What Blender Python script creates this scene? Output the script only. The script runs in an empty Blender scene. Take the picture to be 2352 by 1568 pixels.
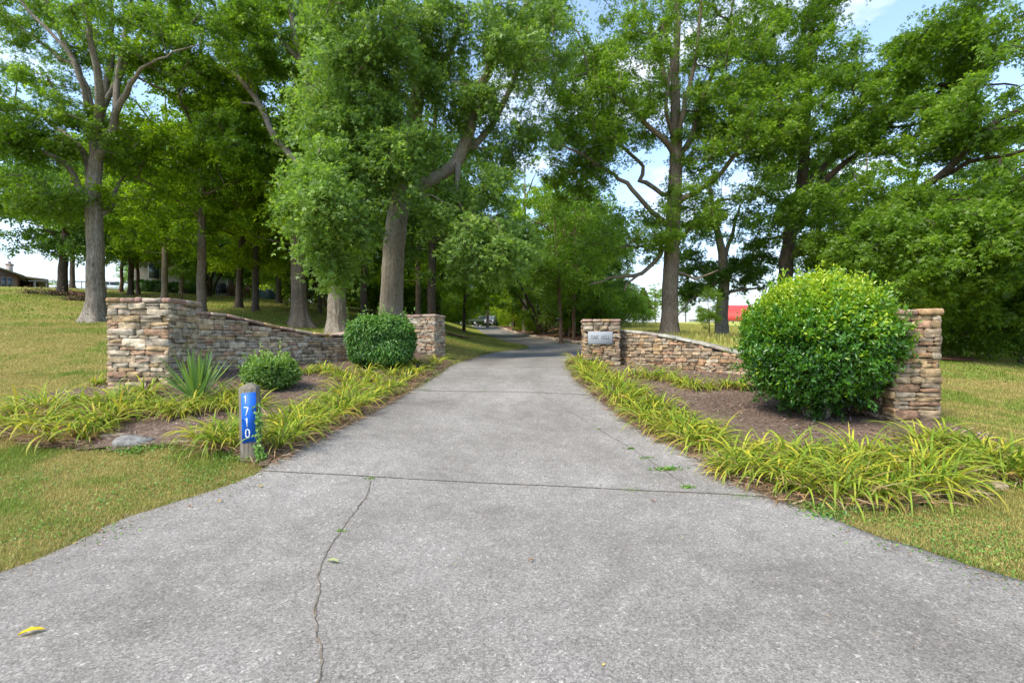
import bpy, math, random
import numpy as np
from mathutils import Vector

# ---------------------------------------------------------------- scene, camera, light
sc = bpy.context.scene
col = sc.collection
PI = math.pi
CX, CY, FP, EYE = 1176.0, 784.0, 1110.0, 1.5      # photo measures: centre, focal length, eye height

cam = bpy.data.cameras.new('camera'); cam_o = bpy.data.objects.new('camera', cam); col.objects.link(cam_o)
cam.sensor_width = 36.0; cam.lens = 36.0 * FP / 2352.0
cam.clip_start = 0.05; cam.clip_end = 3000
cam_o.location = (0, 0, EYE); cam_o.rotation_euler = (PI / 2, 0, 0)
sc.camera = cam_o

SUN_EL, SUN_AZ = math.radians(50), math.radians(228)   # azimuth clockwise from +Y: behind the camera, to the left
sun = bpy.data.lights.new('sun', 'SUN'); sun.energy = 2.1; sun.angle = math.radians(20); sun.color = (1.0, 0.92, 0.79)
sun_o = bpy.data.objects.new('sun', sun); col.objects.link(sun_o)
sd = Vector((math.sin(SUN_AZ) * math.cos(SUN_EL), math.cos(SUN_AZ) * math.cos(SUN_EL), math.sin(SUN_EL)))
sun_o.rotation_euler = (-sd).to_track_quat('-Z', 'Y').to_euler()

world = bpy.data.worlds.new('World'); sc.world = world; world.use_nodes = True
wn, wl = world.node_tree.nodes, world.node_tree.links
wn.clear()
w_out = wn.new('ShaderNodeOutputWorld'); w_bg = wn.new('ShaderNodeBackground'); w_bg.inputs['Strength'].default_value = 0.15
w_sky = wn.new('ShaderNodeTexSky'); w_sky.sky_type = 'NISHITA'; w_sky.sun_disc = False
w_sky.sun_elevation = SUN_EL; w_sky.sun_rotation = SUN_AZ; w_sky.ozone_density = 2.0; w_sky.dust_density = 0.6
w_tc = wn.new('ShaderNodeTexCoord'); w_map = wn.new('ShaderNodeMapping'); w_map.inputs['Scale'].default_value = (1.0, 1.0, 2.6)
w_map.inputs['Location'].default_value = (0.35, 0.1, 0.0)
w_no = wn.new('ShaderNodeTexNoise'); w_no.inputs['Scale'].default_value = 2.6; w_no.inputs['Detail'].default_value = 7; w_no.inputs['Roughness'].default_value = 0.58
w_rp = wn.new('ShaderNodeValToRGB'); w_rp.color_ramp.elements[0].position = 0.53; w_rp.color_ramp.elements[1].position = 0.74; w_rp.color_ramp.elements[0].color = (0.04, 0.04, 0.04, 1); w_rp.color_ramp.elements[1].color = (0.85, 0.85, 0.85, 1)
w_mx = wn.new('ShaderNodeMixRGB'); w_mx.inputs['Color2'].default_value = (4.7, 4.5, 4.25, 1)
w_m2 = wn.new('ShaderNodeMixRGB'); w_m2.inputs['Color2'].default_value = (2.0, 2.1, 2.35, 1)
w_sep = wn.new('ShaderNodeSeparateXYZ'); w_hz = wn.new('ShaderNodeMapRange')
w_hz.inputs['From Min'].default_value = 0.0; w_hz.inputs['From Max'].default_value = 0.26; w_hz.inputs['To Min'].default_value = 0.95; w_hz.inputs['To Max'].default_value = 0.0
w_max = wn.new('ShaderNodeMath'); w_max.operation = 'MAXIMUM'
wl.new(w_tc.outputs['Generated'], w_map.inputs['Vector']); wl.new(w_map.outputs[0], w_no.inputs['Vector'])
wl.new(w_no.outputs['Fac'], w_rp.inputs['Fac']); wl.new(w_tc.outputs['Generated'], w_sep.inputs[0]); wl.new(w_sep.outputs['Z'], w_hz.inputs['Value'])
wn.remove(w_max); wl.new(w_rp.outputs['Color'], w_mx.inputs['Fac']); wl.new(w_hz.outputs[0], w_m2.inputs['Fac']); wl.new(w_mx.outputs[0], w_m2.inputs['Color1']); wl.new(w_sky.outputs[0], w_mx.inputs['Color1'])
wl.new(w_m2.outputs[0], w_bg.inputs['Color']); wl.new(w_bg.outputs[0], w_out.inputs['Surface'])

sc.view_settings.view_transform = 'Standard'; sc.view_settings.look = 'None'
sc.view_settings.exposure = 1.5; sc.view_settings.gamma = 1.0
cy = sc.cycles
cy.max_bounces = 12; cy.diffuse_bounces = 8; cy.glossy_bounces = 2; cy.transmission_bounces = 8; cy.transparent_max_bounces = 4
cy.caustics_reflective = False; cy.caustics_refractive = False
cy.use_denoising = True

# ---------------------------------------------------------------- helpers
def at(px, py, Y):
    return np.array([(px - CX) / FP * Y, Y, EYE - (py - CY) / FP * Y])

def xy(px, Y):
    return np.array([(px - CX) / FP * Y, Y])

def mesh_np(name, V, F, mat=None, parent=None, rnd=None, rgb=None, smooth=False, base=None):
    """one mesh object from numpy arrays; V in world space, moved to sit at base"""
    V = np.asarray(V, dtype=np.float32)
    if base is not None: V = V - np.asarray(base, dtype=np.float32)
    if not isinstance(F, list): F = [F]
    F = [np.asarray(f, dtype=np.int32) for f in F if len(f)]
    me = bpy.data.meshes.new(name)
    me.vertices.add(len(V)); me.vertices.foreach_set('co', V.ravel())
    li = np.concatenate([f.ravel() for f in F]); me.loops.add(len(li)); me.loops.foreach_set('vertex_index', li)
    tot = np.concatenate([np.full(len(f), f.shape[1], dtype=np.int32) for f in F])
    st = np.concatenate([[0], np.cumsum(tot)[:-1]]).astype(np.int32)
    me.polygons.add(len(tot)); me.polygons.foreach_set('loop_start', st)
    if smooth: me.polygons.foreach_set('use_smooth', np.ones(len(tot), dtype=bool))
    me.update(calc_edges=True)
    if rnd is not None:
        a = me.attributes.new('rnd', 'FLOAT', 'POINT'); a.data.foreach_set('value', np.asarray(rnd, dtype=np.float32))
    if rgb is not None:
        c = np.ones((len(V), 4), dtype=np.float32); c[:, :3] = rgb
        a = me.attributes.new('rgb', 'FLOAT_COLOR', 'POINT'); a.data.foreach_set('color', c.ravel())
    if mat is not None: me.materials.append(mat)
    o = bpy.data.objects.new(name, me); col.objects.link(o)
    if parent is not None: o.parent = parent
    elif base is not None: o.location = tuple(float(v) for v in base)
    return o

def tag(o, label=None, cat=None, group=None, kind=None):
    if label: o['label'] = label
    if cat: o['category'] = cat
    if group: o['group'] = group
    if kind: o['kind'] = kind
    return o

def thing(name, label, cat, loc, group=None, rz=0.0):
    o = bpy.data.objects.new(name, None); o.empty_display_size = 0.2; col.objects.link(o)
    o.location = tuple(float(v) for v in loc); o.rotation_euler = (0, 0, rz)
    return tag(o, label, cat, group)

class MB:
    """collects pieces of geometry into one mesh"""
    def __init__(s): s.V = []; s.F = {}; s.n = 0; s.C = []
    def add(s, V, F, c=None):
        V = np.asarray(V, dtype=float)
        if isinstance(F, list) and isinstance(F[0], tuple): F = np.array(F)
        for f in (F if isinstance(F, list) else [F]):
            f = np.asarray(f, dtype=np.int32)
            if len(f): s.F.setdefault(f.shape[1], []).append(f + s.n)
        s.V.append(V); s.n += len(V)
        s.C.append(np.tile(np.asarray(c if c is not None else (1, 1, 1), dtype=float), (len(V), 1)) if np.ndim(c) < 2 else np.asarray(c))
        return s
    def box(s, x0, x1, y0, y1, z0, z1, c=None):
        V = [(x, y, z) for z in (z0, z1) for x, y in ((x0, y0), (x1, y0), (x1, y1), (x0, y1))]
        return s.add(V, [(0, 3, 2, 1), (4, 5, 6, 7), (0, 1, 5, 4), (1, 2, 6, 5), (2, 3, 7, 6), (3, 0, 4, 7)], c)
    def tube(s, pts, rad, n=8, c=None, cap=True):
        V, F = tube(np.asarray(pts, dtype=float), np.asarray(rad, dtype=float), n, cap); return s.add(V, F, c)
    def prism(s, prof, x0, x1, c=None, inset=None):
        """closed profile of (y, z) run along x from x0 to x1, its rims eased"""
        prof = np.asarray(prof, dtype=float); n = len(prof); cen = prof.mean(0)
        d = inset if inset else 0.0
        rings = []
        for x, k in ((x0, d), (x0 + d, 0), (x1 - d, 0), (x1, d)) if d else ((x0, 0), (x1, 0)):
            v = prof - cen; L = np.linalg.norm(v, axis=1, keepdims=True); q = cen + v * (1 - k / np.maximum(L, 1e-6))
            rings.append(np.column_stack([np.full(n, x), q]))
        V = np.vstack(rings); F = []
        for r in range(len(rings) - 1):
            for i in range(n):
                j = (i + 1) % n; F.append((r * n + i, r * n + j, (r + 1) * n + j, (r + 1) * n + i))
        s.add(V, np.array(F), c); m = s.n - len(V)
        s.F.setdefault(n, []).append(np.array([list(range(n))[::-1]], dtype=np.int32) + m)
        s.F.setdefault(n, []).append(np.array([list(range(n))], dtype=np.int32) + m + (len(rings) - 1) * n)
        return s
    def build(s, name, mat, parent=None, base=None, smooth=False):
        return mesh_np(name, np.vstack(s.V), [np.vstack(f) for f in s.F.values()], mat, parent, rgb=np.vstack(s.C), smooth=smooth, base=base)

def frame_of(T):
    T = T / max(np.linalg.norm(T), 1e-9)
    a = np.array([1.0, 0, 0]) if abs(T[0]) < 0.8 else np.array([0, 1.0, 0])
    N = np.cross(T, a); N /= np.linalg.norm(N); return N, np.cross(T, N)

def tube(P, R, n=8, cap=True, mod=None):
    m = len(P); T = np.gradient(P, axis=0) if m > 1 else np.array([[0, 0, 1.0]])
    N, B = frame_of(T[0]); ang = np.arange(n) * 2 * PI / n; V = np.empty((m, n, 3))
    for i in range(m):
        t = T[i] / max(np.linalg.norm(T[i]), 1e-9)
        N = N - t * N.dot(t); N /= max(np.linalg.norm(N), 1e-9); B = np.cross(t, N)
        r = R[i] * (mod[i] if mod is not None else 1.0)
        V[i] = P[i] + (np.cos(ang) * r)[:, None] * N + (np.sin(ang) * r)[:, None] * B
    i, j = np.meshgrid(np.arange(m - 1), np.arange(n), indexing='ij'); k = (j + 1) % n
    F = np.stack([i * n + j, i * n + k, (i + 1) * n + k, (i + 1) * n + j], -1).reshape(-1, 4)
    V = V.reshape(-1, 3)
    if cap:
        V = np.vstack([V, P[-1:]]); q = (m - 1) * n
        return V, [F, np.array([(q + a, q + (a + 1) % n, len(V) - 1) for a in range(n)])]
    return V, [F]

def spline(P, step):
    """Catmull-Rom through P (rows may carry extra columns), sampled about every step"""
    P = np.asarray(P, dtype=float)
    if len(P) < 3:
        L = np.linalg.norm(P[-1, :2] - P[0, :2]) if P.shape[1] == 2 else np.linalg.norm(P[-1, :3] - P[0, :3])
        t = np.linspace(0, 1, max(2, int(L / step) + 1))[:, None]; return P[0] * (1 - t) + P[-1] * t
    Q = np.vstack([2 * P[0] - P[1], P, 2 * P[-1] - P[-2]]); out = []
    for i in range(1, len(Q) - 2):
        d = min(3, P.shape[1]); L = np.linalg.norm(Q[i + 1, :d] - Q[i, :d]); k = max(1, int(round(L / step)))
        t = (np.arange(k) / k)[:, None]
        out.append(0.5 * (2 * Q[i] + (Q[i + 1] - Q[i - 1]) * t + (2 * Q[i - 1] - 5 * Q[i] + 4 * Q[i + 1] - Q[i + 2]) * t ** 2 + (3 * Q[i] - Q[i - 1] - 3 * Q[i + 1] + Q[i + 2]) * t ** 3))
    out.append(P[-1:]); return np.vstack(out)

def inside(poly, X, Y):
    poly = np.asarray(poly); r = np.zeros(len(X), dtype=bool); j = len(poly) - 1
    for i in range(len(poly)):
        xi, yi = poly[i]; xj, yj = poly[j]
        c = ((yi > Y) != (yj > Y)) & (X < (xj - xi) * (Y - yi) / (yj - yi + 1e-12) + xi); r ^= c; j = i
    return r

def vnoise(X, Y, s, seed=0):
    """smooth value noise 0..1 on the plane"""
    rs = np.random.RandomState(seed); G = rs.rand(64, 64); x = X / s; y = Y / s
    xi = np.floor(x).astype(int); yi = np.floor(y).astype(int); fx = x - xi; fy = y - yi
    fx = fx * fx * (3 - 2 * fx); fy = fy * fy * (3 - 2 * fy); g = lambda a, b: G[a % 64, b % 64]
    return (g(xi, yi) * (1 - fx) + g(xi + 1, yi) * fx) * (1 - fy) + (g(xi, yi + 1) * (1 - fx) + g(xi + 1, yi + 1) * fx) * fy

# ---------------------------------------------------------------- materials
def new_mat(name):
    m = bpy.data.materials.new(name); m.use_nodes = True; nt = m.node_tree
    return m, nt, nt.nodes, nt.links, nt.nodes['Principled BSDF']

def noise(N, L, scale, detail=4, rough=0.6, vec=None, dist=0.0):
    n = N.new('ShaderNodeTexNoise'); n.inputs['Scale'].default_value = scale; n.inputs['Detail'].default_value = detail
    n.inputs['Roughness'].default_value = rough; n.inputs['Distortion'].default_value = dist
    if vec is not None: L.new(vec, n.inputs['Vector'])
    return n

def ramp(N, L, fac, stops):
    r = N.new('ShaderNodeValToRGB'); e = r.color_ramp.elements
    while len(e) < len(stops): e.new(0.5)
    for k, (p, c) in enumerate(stops): e[k].position = p; e[k].color = (*c, 1) if len(c) == 3 else c
    if fac is not None: L.new(fac, r.inputs['Fac'])
    return r

def mixc(N, L, fac, a, b, mode='MIX'):
    m = N.new('ShaderNodeMixRGB'); m.blend_type = mode
    for k, v in (('Fac', fac), ('Color1', a), ('Color2', b)):
        if isinstance(v, (int, float)): m.inputs[k].default_value = v
        elif isinstance(v, tuple): m.inputs[k].default_value = (*v, 1)
        else: L.new(v, m.inputs[k])
    return m.outputs[0]

def bump(N, L, h, strength, dist, bsdf):
    b = N.new('ShaderNodeBump'); b.inputs['Strength'].default_value = strength; b.inputs['Distance'].default_value = dist
    L.new(h, b.inputs['Height']); L.new(b.outputs[0], bsdf.inputs['Normal']); return b

def objco(N):
    return N.new('ShaderNodeTexCoord').outputs['Object']
def geopos(N):
    return N.new('ShaderNodeNewGeometry').outputs['Position']

def leaf_mat(name, stops, transl=0.38, rough=0.42, spec=0.35, tcol=None):
    m, nt, N, L, B = new_mat(name)
    a = N.new('ShaderNodeAttribute'); a.attribute_name = 'rnd'
    r = ramp(N, L, a.outputs['Fac'], stops)
    L.new(r.outputs[0], B.inputs['Base Color']); B.inputs['Roughness'].default_value = rough
    B.inputs['Specular IOR Level'].default_value = spec
    t = N.new('ShaderNodeBsdfTranslucent')
    L.new(mixc(N, L, 1.0, r.outputs[0], tcol or (1.5, 1.6, 0.6), 'MULTIPLY'), t.inputs['Color'])
    mx = N.new('ShaderNodeMixShader'); mx.inputs[0].default_value = transl
    L.new(B.outputs[0], mx.inputs[1]); L.new(t.outputs[0], mx.inputs[2]); L.new(mx.outputs[0], N['Material Output'].inputs['Surface'])
    return m

def rgb_mat(name, rough=0.8, spec=0.2, nscale=0, namt=0.25, bstr=0.0, bscale=60, bdist=0.01, transl=0.0):
    """colour from the mesh's rgb attribute, mottled by noise"""
    m, nt, N, L, B = new_mat(name)
    a = N.new('ShaderNodeAttribute'); a.attribute_name = 'rgb'; c = a.outputs['Color']
    if nscale:
        n = noise(N, L, nscale, 5, 0.65, objco(N)); r = ramp(N, L, n.outputs['Fac'], [(0.3, (1 - namt,) * 3), (0.7, (1 + namt,) * 3)])
        c = mixc(N, L, 1.0, c, r.outputs[0], 'MULTIPLY')
    L.new(c, B.inputs['Base Color']); B.inputs['Roughness'].default_value = rough; B.inputs['Specular IOR Level'].default_value = spec
    if bstr:
        n2 = noise(N, L, bscale, 6, 0.7, objco(N)); bump(N, L, n2.outputs['Fac'], bstr, bdist, B)
    if transl:
        t = N.new('ShaderNodeBsdfTranslucent'); L.new(c, t.inputs['Color']); mx = N.new('ShaderNodeMixShader'); mx.inputs[0].default_value = transl
        L.new(B.outputs[0], mx.inputs[1]); L.new(t.outputs[0], mx.inputs[2]); L.new(mx.outputs[0], N['Material Output'].inputs['Surface'])
    return m

def plain(name, c, rough=0.5, spec=0.5, metal=0.0, nscale=0, namt=0.12):
    m, nt, N, L, B = new_mat(name); B.inputs['Base Color'].default_value = (*c, 1); B.inputs['Roughness'].default_value = rough
    B.inputs['Specular IOR Level'].default_value = spec; B.inputs['Metallic'].default_value = metal
    if nscale:
        n = noise(N, L, nscale, 5, 0.6, objco(N)); r = ramp(N, L, n.outputs['Fac'], [(0.3, tuple(v * (1 - namt) for v in c)), (0.7, tuple(min(1, v * (1 + namt)) for v in c))])
        L.new(r.outputs[0], B.inputs['Base Color'])
    return m

def bark_mat(name, c0, c1, sc_=1.0, lichen=0.0):
    m, nt, N, L, B = new_mat(name)
    mp = N.new('ShaderNodeMapping'); mp.inputs['Scale'].default_value = (9 * sc_, 9 * sc_, 1.3 * sc_); L.new(objco(N), mp.inputs['Vector'])
    n = noise(N, L, 3.0, 8, 0.72, mp.outputs[0], 0.9)
    n2 = noise(N, L, 0.9, 3, 0.6, objco(N))
    r = ramp(N, L, n.outputs['Fac'], [(0.32, tuple(v * 0.35 for v in c0)), (0.46, c0), (0.66, c1)])
    c = mixc(N, L, 1.0, r.outputs[0], ramp(N, L, n2.outputs['Fac'], [(0.3, (0.75,) * 3), (0.7, (1.15,) * 3)]).outputs[0], 'MULTIPLY')
    if lichen:
        n3 = noise(N, L, 5.0, 5, 0.7, objco(N)); f = ramp(N, L, n3.outputs['Fac'], [(0.5, (0,) * 3), (0.62, (lichen,) * 3)])
        c = mixc(N, L, f.outputs[0], c, (0.42, 0.44, 0.36))
    L.new(c, B.inputs['Base Color']); B.inputs['Roughness'].default_value = 0.95; B.inputs['Specular IOR Level'].default_value = 0.1
    bump(N, L, n.outputs['Fac'], 1.0, 0.05, B)
    return m

M = {}
G0 = [(0.0, (0.062, 0.115, 0.012)), (0.45, (0.130, 0.222, 0.018)), (0.8, (0.215, 0.325, 0.026)), (1.0, (0.34, 0.43, 0.05))]
def shade(st, r=1.0, g=1.0, b=1.0): return [(p, (c[0] * r, c[1] * g, c[2] * b)) for p, c in st]
M['leaf_oak'] = leaf_mat('oak_leaves', shade(G0, 0.98, 1.03, 1.2), 0.5)
M['leaf_blue'] = leaf_mat('white_oak_leaves', [(0, (0.085, 0.15, 0.035)), (0.45, (0.17, 0.285, 0.06)), (0.8, (0.26, 0.39, 0.06)), (1, (0.42, 0.52, 0.14))], 0.42, 0.45)
M['leaf_dark'] = leaf_mat('dark_oak_leaves', shade(G0, 0.75, 0.85, 1.5), 0.42)
M['leaf_bright'] = leaf_mat('bright_leaves', shade(G0, 1.7, 1.4, 1.0), 0.6)
M['leaf_maple'] = leaf_mat('maple_leaves', shade(G0, 1.4, 1.3, 0.9), 0.6)
M['needle'] = leaf_mat('cedar_foliage', shade(G0, 0.75, 0.62, 1.1), 0.15, 0.7)
M['holly'] = leaf_mat('holly_leaves', [(0, (0.02, 0.07, 0.010)), (0.4, (0.055, 0.17, 0.014)), (0.62, (0.13, 0.29, 0.014)), (1, (0.48, 0.56, 0.03))], 0.3, 0.3, 0.6)
M['shrub'] = leaf_mat('shrub_leaves', [(0, (0.03, 0.08, 0.014)), (0.5, (0.085, 0.21, 0.03)), (1, (0.23, 0.37, 0.06))], 0.25, 0.4, 0.4)
M['azalea'] = leaf_mat('azalea_leaves', [(0, (0.05, 0.10, 0.02)), (0.5, (0.15, 0.27, 0.05)), (1, (0.33, 0.45, 0.10))], 0.25, 0.4, 0.4)
M['bark_grey'] = bark_mat('grey_bark', (0.22, 0.18, 0.14), (0.44, 0.38, 0.31), 1.1, 0.3)
M['bark_pale'] = bark_mat('pale_bark', (0.30, 0.25, 0.19), (0.55, 0.475, 0.38), 1.5)
M['bark_oak'] = bark_mat('ridged_bark', (0.19, 0.145, 0.105), (0.41, 0.33, 0.25), 1.4)
M['bark_dark'] = bark_mat('dark_bark', (0.085, 0.065, 0.05), (0.20, 0.16, 0.125), 1.2)
M['bark_red'] = bark_mat('reddish_bark', (0.15, 0.095, 0.065), (0.30, 0.20, 0.14), 1.2)
M['stone'] = rgb_mat('fieldstone', 0.9, 0.12, 11, 0.5, 0.9, 30, 0.02)
M['cap'] = rgb_mat('cap_stone', 0.9, 0.15, 6, 0.5, 0.8, 16, 0.02)
M['core'] = plain('dark_joint_mortar', (0.07, 0.055, 0.042), 1.0, 0.0, nscale=12, namt=0.3)  # dark core behind the raked joints between the stones
M['blade'] = rgb_mat('blades', 0.55, 0.25, transl=0.35)
M['litter'] = rgb_mat('chips', 0.9, 0.1)
M['paint'] = rgb_mat('painted', 0.55, 0.3)

# ---------------------------------------------------------------- terrain
CP = []
def cp(*rows):
    for r in rows: CP.append(at(*r))
def cw(*rows):
    for r in rows: CP.append(np.array(r, dtype=float))
cp((0, 1568, 2.12), (1176, 1568, 2.12), (2352, 1568, 2.12), (0, 1320, 3.12), (300, 1190, 4.05), (595, 1085, 5.0), (1176, 1118, 4.98),
   (1785, 1150, 4.5), (2352, 1340, 3.0), (578, 1050, 5.3), (130, 1030, 5.75), (0, 1000, 6.2), (0, 870, 9.5), (0, 765, 14), (0, 708, 22), (0, 659, 36),
   (220, 738, 19), (300, 700, 27), (460, 722, 22), (560, 700, 29), (640, 697, 32), (350, 672, 40), (600, 684, 42), (750, 700, 42), (690, 749, 24),
   (776, 765, 20), (900, 769, 17), (870, 742, 30), (1030, 740, 62), (1060, 775, 30), (990, 765, 24),
   (350, 888, 8.0), (560, 846, 9.9), (760, 832, 11.7), (980, 815, 13.5), (1040, 825, 14.5), (1120, 813, 19), (1160, 806, 23), (1212, 797, 30),
   (1154, 782, 38), (1128, 773, 46), (1105, 762, 60), (1091, 753, 76), (1086, 749, 90),
   (1345, 793, 28), (1280, 783, 34), (1233, 777, 40), (1183, 766, 56), (1134, 751, 82), (1126, 748, 92), (1250, 771, 45), (1320, 778, 36),
   (1176, 1020, 6.35), (1140, 903, 9.1), (1170, 838, 12.4), (940, 900, 9.1), (1360, 900, 9.1), (1308, 830, 13), (1375, 803, 21),
   (1378, 842, 12), (1500, 850, 11.3), (1700, 868, 10), (1905, 938, 8), (2055, 975, 6.6), (2157, 966, 6.55), (1560, 1010, 6.4), (1650, 1060, 5.5),
   (2000, 1175, 4.3), (2330, 1100, 4.9), (2352, 980, 6.7), (2200, 832, 14), (2352, 850, 13), (1540, 772, 21), (1660, 783, 26),
   (1430, 764, 30), (1450, 741, 70), (1700, 739, 80), (1580, 743, 70), (1660, 768, 34), (2300, 800, 30), (2200, 800, 40))
cw((-45, 50, 6.9), (-63, 68, 8.0), (-61, 61, 7.2), (-87.4, 95, 11.1), (-78.6, 95, 11.1), (-66, 75, 8.8), (-57, 75, 8.8), (-30, 48, 6.0), (-100, 120, 11.8), (-75, 130, 11.5), (-140, 40, 7.5), (-60, 10, 1.5), (-30, 5, 0.6),
   (30, 120, 5.6), (60, 120, 5.0), (0, 130, 5.6), (-30, 120, 7.5), (120, 60, 2.0), (60, 20, 0.6), (30, 5, 0.2), (80, 100, 4.2),
   (-12, -8, 0.0), (0, -8, 0.0), (12, -8, 0.0), (0, -60, -0.5), (60, -60, -0.5), (-60, -60, -0.5),
   (0, 300, 4.0), (300, 300, 2.0), (-300, 300, 5.0), (300, 0, 0.0), (-300, 0, 3.0), (0, -300, -1), (300, -300, -1), (-300, -300, -1))
CP = np.array(CP)
WS = 6.0
def _warp(x, y): return np.arcsinh(np.asarray(x) / WS), np.arcsinh(np.asarray(y) / WS)
_u, _v = _warp(CP[:, 0], CP[:, 1]); _n = len(CP)
def _ker(r2): return 0.5 * r2 * np.log(r2 + 1e-12)
_K = _ker((_u[:, None] - _u) ** 2 + (_v[:, None] - _v) ** 2) + np.eye(_n) * 4e-4
_A = np.zeros((_n + 3, _n + 3)); _A[:_n, :_n] = _K; _A[:_n, _n] = 1; _A[:_n, _n + 1] = _u; _A[:_n, _n + 2] = _v; _A[_n:, :_n] = _A[:_n, _n:].T
_W = np.linalg.solve(_A, np.concatenate([CP[:, 2], np.zeros(3)]))
def gz(x, y):
    """height of the ground"""
    x = np.atleast_1d(np.asarray(x, dtype=float)); y = np.atleast_1d(np.asarray(y, dtype=float)); s = x.shape; x = x.ravel(); y = y.ravel(); out = np.empty(len(x))
    for i in range(0, len(x), 20000):
        u, v = _warp(x[i:i + 20000], y[i:i + 20000])
        out[i:i + 20000] = _ker((u[:, None] - _u) ** 2 + (v[:, None] - _v) ** 2) @ _W[:_n] + _W[_n] + _W[_n + 1] * u + _W[_n + 2] * v
    return out.reshape(s)
def g1(x, y): return float(gz(x, y)[0])

_YS = np.exp(np.linspace(math.log(1.6), math.log(160), 1400))
def hit(px, py):
    """where the ray through a photo pixel meets the ground"""
    X = (px - CX) / FP * _YS; Z = EYE - (py - CY) / FP * _YS; d = gz(X, _YS) - Z
    k = int(np.argmax(d > 0)) if (d > 0).any() else len(_YS) - 1
    return np.array([X[k], _YS[k], float(gz(X[k], _YS[k])[0])])

# ---------------------------------------------------------------- drive edges (plan view)
L_EDGE = np.array([(-7.5, -6.0), (-5.5, -1.5), (-4.4, 1.0), (-3.7, 2.2)] + [tuple(xy(*r)) for r in ((0, 3.12), (300, 4.05), (595, 5.0), (700, 6.2), (830, 7.7), (940, 9.1), (1000, 10.6), (1040, 12.6), (1075, 15), (1120, 19), (1160, 23), (1212, 30), (1154, 38), (1128, 46), (1105, 60), (1091, 76), (1086, 92), (1078, 105))])
R_EDGE = np.array([(7.5, -6.0), (5.6, -1.0), (4.4, 1.2), (3.7, 2.2)] + [tuple(xy(*r)) for r in ((2352, 3.0), (1900, 4.15), (1785, 4.55), (1650, 5.5), (1560, 6.4), (1440, 7.7), (1360, 9.1), (1315, 10.7), (1308, 13), (1345, 17), (1375, 21), (1345, 28), (1280, 34), (1233, 40), (1204, 48), (1183, 56), (1159, 68), (1134, 82), (1124, 96))])
LE = spline(L_EDGE, 0.1); RE = spline(R_EDGE, 0.1)
def resample(P, n):
    s = np.concatenate([[0], np.cumsum(np.linalg.norm(np.diff(P, axis=0), axis=1))]); t = np.linspace(0, s[-1], n)
    return np.column_stack([np.interp(t, s, P[:, 0]), np.interp(t, s, P[:, 1])])
# tie the two edges together station by station (index of matching control points)
def stations(P, ctrl):
    return [int(np.argmin(np.linalg.norm(P - c, axis=1))) for c in ctrl]
_pairs = [(0, 0), (2, 2), (4, 4), (6, 6), (8, 8), (9, 10), (11, 12), (13, 14), (14, 14), (15, 15), (16, 17), (17, 18), (18, 20), (19, 21), (20, 22)]
_pl = stations(LE, L_EDGE[[a for a, b in _pairs]]); _pr = stations(RE, R_EDGE[[b for a, b in _pairs]])
LL, RR = [], []
for k in range(len(_pairs) - 1):
    a = LE[_pl[k]:_pl[k + 1] + 1]; b = RE[_pr[k]:_pr[k + 1] + 1]
    if len(a) < 2: a = np.repeat(LE[_pl[k]:_pl[k] + 1], 2, 0)
    if len(b) < 2: b = np.repeat(RE[_pr[k]:_pr[k] + 1], 2, 0)
    n = max(len(a), len(b), 3); LL.append(resample(a, n)[:-1]); RR.append(resample(b, n)[:-1])
LL = np.vstack(LL); RR = np.vstack(RR)
_rs = np.random.RandomState(3)
LL[:, 0] += (vnoise(LL[:, 1] * 3, LL[:, 0], 0.7, 5) - 0.5) * 0.08 + (vnoise(LL[:, 1] * 3, LL[:, 0], 0.22, 15) - 0.5) * 0.06; RR[:, 0] += (vnoise(RR[:, 1] * 3, RR[:, 0], 0.7, 6) - 0.5) * 0.08 + (vnoise(RR[:, 1] * 3, RR[:, 0], 0.22, 16) - 0.5) * 0.06
ROAD = np.vstack([LL, RR[::-1]])
t = np.concatenate([[0, .004], np.linspace(.02, .98, 28), [.996, 1]])[None, :, None]; nt_ = t.shape[1]
G = LL[:, None] * (1 - t) + RR[:, None] * t; m_ = len(LL)
Vr = np.concatenate([G, gz(G[..., 0], G[..., 1])[..., None] + 0.022], -1)
Vr[:, 0, 2] -= 0.06; Vr[:, -1, 2] -= 0.06
i, j = np.meshgrid(np.arange(m_ - 1), np.arange(nt_ - 1), indexing='ij')
Fr = np.stack([i * nt_ + j, i * nt_ + j + 1, (i + 1) * nt_ + j + 1, (i + 1) * nt_ + j], -1).reshape(-1, 4)
# exposed-aggregate concrete
m, nt, N, L, B = new_mat('exposed_aggregate_concrete'); P_ = geopos(N)
v = N.new('ShaderNodeTexVoronoi'); v.inputs['Scale'].default_value = 120; L.new(P_, v.inputs['Vector'])
v2 = N.new('ShaderNodeTexVoronoi'); v2.inputs['Scale'].default_value = 60; L.new(P_, v2.inputs['Vector'])
bw = N.new('ShaderNodeSeparateXYZ'); L.new(v.outputs['Color'], bw.inputs[0]); bw2 = N.new('ShaderNodeSeparateXYZ'); L.new(v2.outputs['Color'], bw2.inputs[0])
c1 = ramp(N, L, bw.outputs['X'], [(0.0, (0.150, 0.140, 0.125)), (0.35, (0.230, 0.214, 0.190)), (0.75, (0.272, 0.254, 0.227)), (1.0, (0.355, 0.335, 0.30))]).outputs[0]
c2 = ramp(N, L, bw2.outputs['Y'], [(0.0, (0.84,) * 3), (0.5, (1.0,) * 3), (0.94, (1.05,) * 3), (1.0, (1.55,) * 3)]).outputs[0]
c = mixc(N, L, 1.0, c1, c2, 'MULTIPLY')
e = N.new('ShaderNodeTexVoronoi'); e.feature = 'DISTANCE_TO_EDGE'; e.inputs['Scale'].default_value = 120; L.new(P_, e.inputs['Vector'])
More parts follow.
